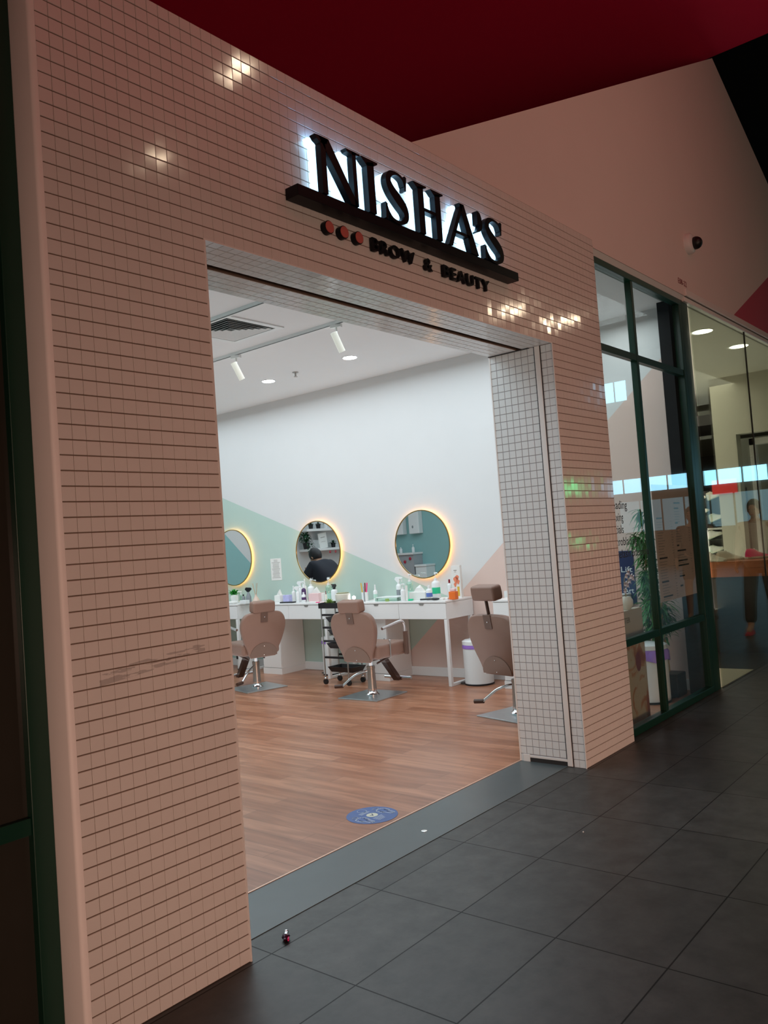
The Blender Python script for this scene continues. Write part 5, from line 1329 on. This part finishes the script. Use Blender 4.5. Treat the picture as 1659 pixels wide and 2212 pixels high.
def add_head(root, c, fwd, hair_long=False, skin=M_SKIN, r=0.098):
    c = Vector(c); f = Vector(fwd).normalized(); up = Vector((0, 0, 1)); s = f.cross(up).normalized(); u2 = s.cross(f)
    T = Matrix.Translation(c) @ Matrix((f, -s, u2)).transposed().to_4x4()
    hd_ = MB(); hd_.ball((0, 0, 0), r, 20, 14, T=T, s=(0.95, 0.78, 1.15)); hd_.ball((0.045, 0, -0.055), 0.055, 14, 8, T=T, s=(0.9, 0.85, 0.9))
    hd_.add([(0.088, -0.012, -0.028), (0.088, 0.012, -0.028), (0.115, 0, -0.024), (0.090, 0, 0.015)], [(0,1,2),(1,3,2),(3,0,2)], T=T)
    for q in (-1, 1): hd_.ball((0.0, q*0.078, -0.01), 0.026, 8, 6, T=T, s=(0.7, 0.35, 1.1))
    h = hd_.build('head', skin, root, smooth=True)
    ey = MB()
    for q in (-1, 1): ey.ball((0.082, q*0.030, 0.005), 0.011, 8, 6, T=T, s=(0.6, 1.2, 0.6))
    ey.build('eyes', M_BLACK, h)
    MB().ball((0.088, 0, -0.062), 0.014, 8, 6, T=T, s=(0.5, 1.6, 0.45)).build('mouth', M_REDC, h)
    hr = MB(); hr.ball((-0.018, 0, 0.020), r*1.06, 20, 14, T=T, s=(0.98, 0.86, 1.12))
    if hair_long: hr.tube(smoothp([T @ Vector((-0.085, 0, 0.02)), T @ Vector((-0.13, 0, -0.08)), T @ Vector((-0.13, 0.0, -0.20)), T @ Vector((-0.11, 0, -0.34))], 5), 0.04, 12, rs=[0.035+0.02*math.sin(PI*i/15) for i in range(16)])
    hr.build('hair', M_HAIR, root, smooth=True)
def person(lab, loc, rz, J, top_m, leg_m, headc, headf, hair_long, shoe_m, short=False, bulk=0.0):
    root = thing('person', lab, 'person', loc, rz)
    E = [('pel','sp1'),('sp1','sp2'),('sp2','neck'),('neck','hd'),('sp2','shL'),('sp2','shR'),('shL','elL'),('elL','wrL'),('shR','elR'),('elR','wrR'),
         ('pel','hiL'),('pel','hiR'),('hiL','knL'),('knL','anL'),('hiR','knR'),('knR','anR'),('anL','toL'),('anR','toR')]
    JB = dict(J)
    hand_joints(JB, E, 'wrL', 'L', Vector(J['wrL'][0])-Vector(J['elL'][0]), (1, 0, 0.1))
    hand_joints(JB, E, 'wrR', 'R', Vector(J['wrR'][0])-Vector(J['elR'][0]), (1, 0, 0.1))
    skin_mesh('body', JB, E, M_SKIN, root, 'pel')
    tj = {k: (J[k][0], (J[k][1]+0.016+bulk*0.6 if not isinstance(J[k][1], tuple) else (J[k][1][0]+0.05+bulk, J[k][1][1]+0.05+bulk))) for k in ('pel','sp1','sp2','shL','shR','elL','elR')}
    tj['nk'] = (tuple(Vector(J['sp2'][0]).lerp(Vector(J['neck'][0]), 0.75)), 0.085+bulk)
    for s in 'LR':
        a = Vector(J['el'+s][0]); b = Vector(J['wr'+s][0]); tj['cu'+s] = (tuple(a.lerp(b, 0.9)), J['wr'+s][1]+0.012)
    skin_mesh('shirt', tj, [('pel','sp1'),('sp1','sp2'),('sp2','nk'),('sp2','shL'),('sp2','shR'),('shL','elL'),('shR','elR'),('elL','cuL'),('elR','cuR')], top_m, root, 'pel')
    lj = {'pel': (J['pel'][0], tuple(x+0.02 for x in (J['pel'][1] if isinstance(J['pel'][1], tuple) else (J['pel'][1],)*2)))}
    ee = []
    for s in 'LR':
        lj['hi'+s] = (J['hi'+s][0], J['hi'+s][1]+0.018)
        kn = Vector(J['kn'+s][0]); an = Vector(J['an'+s][0]); hi = Vector(J['hi'+s][0])
        if short: lj['kn'+s] = (tuple(hi.lerp(kn, 0.8)), J['kn'+s][1]+0.03); ee += [('pel','hi'+s),('hi'+s,'kn'+s)]
        else:
            lj['kn'+s] = (tuple(kn), J['kn'+s][1]+0.025); lj['an'+s] = (tuple(kn.lerp(an, 0.92)), J['an'+s][1]+0.035); ee += [('pel','hi'+s),('hi'+s,'kn'+s),('kn'+s,'an'+s)]
    skin_mesh('trousers' if not short else 'shorts', lj, ee, leg_m, root, 'pel')
    for s in 'LR':
        a = Vector(J['an'+s][0]); b = Vector(J['to'+s][0]); d = (b-a); d.z = 0; d.normalize()
        ang = math.atan2(d.y, d.x); zb = min(a.z, b.z)-0.035
        sh = MB(); T = Matrix.Translation((a.x-d.x*0.06, a.y-d.y*0.06, max(zb-0.03, 0))) @ Matrix.Rotation(ang, 4, 'Z')
        rs = []
        for (x_, w2, h_) in ((0, .03, .06), (.05, .038, .085), (.12, .04, .075), (.19, .045, .05), (.25, .03, .035)):
            rs.append([Vector((x_, w2*math.cos(q), h_*max(0, math.sin(q)))) for q in [PI*k/8 for k in range(9)]])
        sh.rings(rs, T=T); sh.build('shoe', shoe_m, root, smooth=True)
    add_head(root, headc, headf, hair_long)
    return root
# standing and leaning forward over her work, seen only in the middle mirror
JL = {'pel': ((0,0,0.90), (0.15,0.12)), 'sp1': ((0.06,0,1.06), (0.135,0.11)), 'sp2': ((0.16,0,1.27), (0.15,0.10)), 'neck': ((0.22,0,1.36), 0.05), 'hd': ((0.27,0,1.41), 0.06),
      'shL': ((0.17,0.18,1.29), 0.06), 'elL': ((0.30,0.24,1.12), 0.043), 'wrL': ((0.46,0.14,1.20), 0.030), 'shR': ((0.17,-0.18,1.29), 0.06), 'elR': ((0.32,-0.22,1.10), 0.043), 'wrR': ((0.47,-0.10,1.18), 0.030),
      'hiL': ((0,0.10,0.86), 0.095), 'hiR': ((0,-0.10,0.86), 0.095), 'knL': ((0.03,0.11,0.48), 0.06), 'knR': ((0.03,-0.11,0.48), 0.06), 'anL': ((-0.02,0.11,0.08), 0.04), 'anR': ((-0.02,-0.11,0.08), 0.04), 'toL': ((0.12,0.12,0.035), 0.03), 'toR': ((0.12,-0.12,0.035), 0.03)}
person('person in a black top bending over, reflected in the middle mirror', (5.99, 8.375, -0.03), math.radians(90), JL, M_NAVYC, M_NAVYC, (0.285, 0, 1.435), (0.75, 0, -0.66), False, M_BLACK, bulk=0.035)
def walker(step, wide):
    return {'pel': ((0,0,0.95), (0.145,0.115)), 'sp1': ((0.0,0,1.12), (0.13,0.105)), 'sp2': ((0.01,0,1.36), (0.155,0.10)), 'neck': ((0.02,0,1.49), 0.05), 'hd': ((0.03,0,1.56), 0.06),
      'shL': ((0.01,0.19,1.40), 0.06), 'elL': ((-0.05,0.25,1.13), 0.043), 'wrL': ((0.08,0.26,0.92), 0.030), 'shR': ((0.01,-0.19,1.40), 0.06), 'elR': ((-0.02,-0.25,1.13), 0.043), 'wrR': ((0.12,-0.24,0.96), 0.030),
      'hiL': ((0,0.10,0.90), 0.095), 'hiR': ((0,-0.10,0.90), 0.095), 'knL': ((step*0.5,0.11,0.50), 0.062), 'knR': ((-step*0.25,-0.11,0.50), 0.062),
      'anL': ((step,0.10,0.09), 0.042), 'anR': ((-step,-0.10,0.13), 0.042), 'toL': ((step+0.15,0.10,0.04), 0.03), 'toR': ((-step+0.13,-0.10,0.05), 0.03)}
person('walker in a beige top and wide black trousers mirrored in the shoe shop glass', (11.55, 1.80, 0), math.radians(180), walker(0.26, 0), M_BEIGEC, M_BLACK, (0.04, 0, 1.62), (1, 0, -0.1), False, M_REDC)
person('walker in dark shorts mirrored in the shoe shop glass beside the green post', (12.9, 0.60, 0), math.radians(170), walker(0.2, 0), M_NAVYC, M_BLACK, (0.04, 0, 1.62), (1, 0, -0.1), True, M_BLACK, short=True)

bpy.context.view_layer.update()
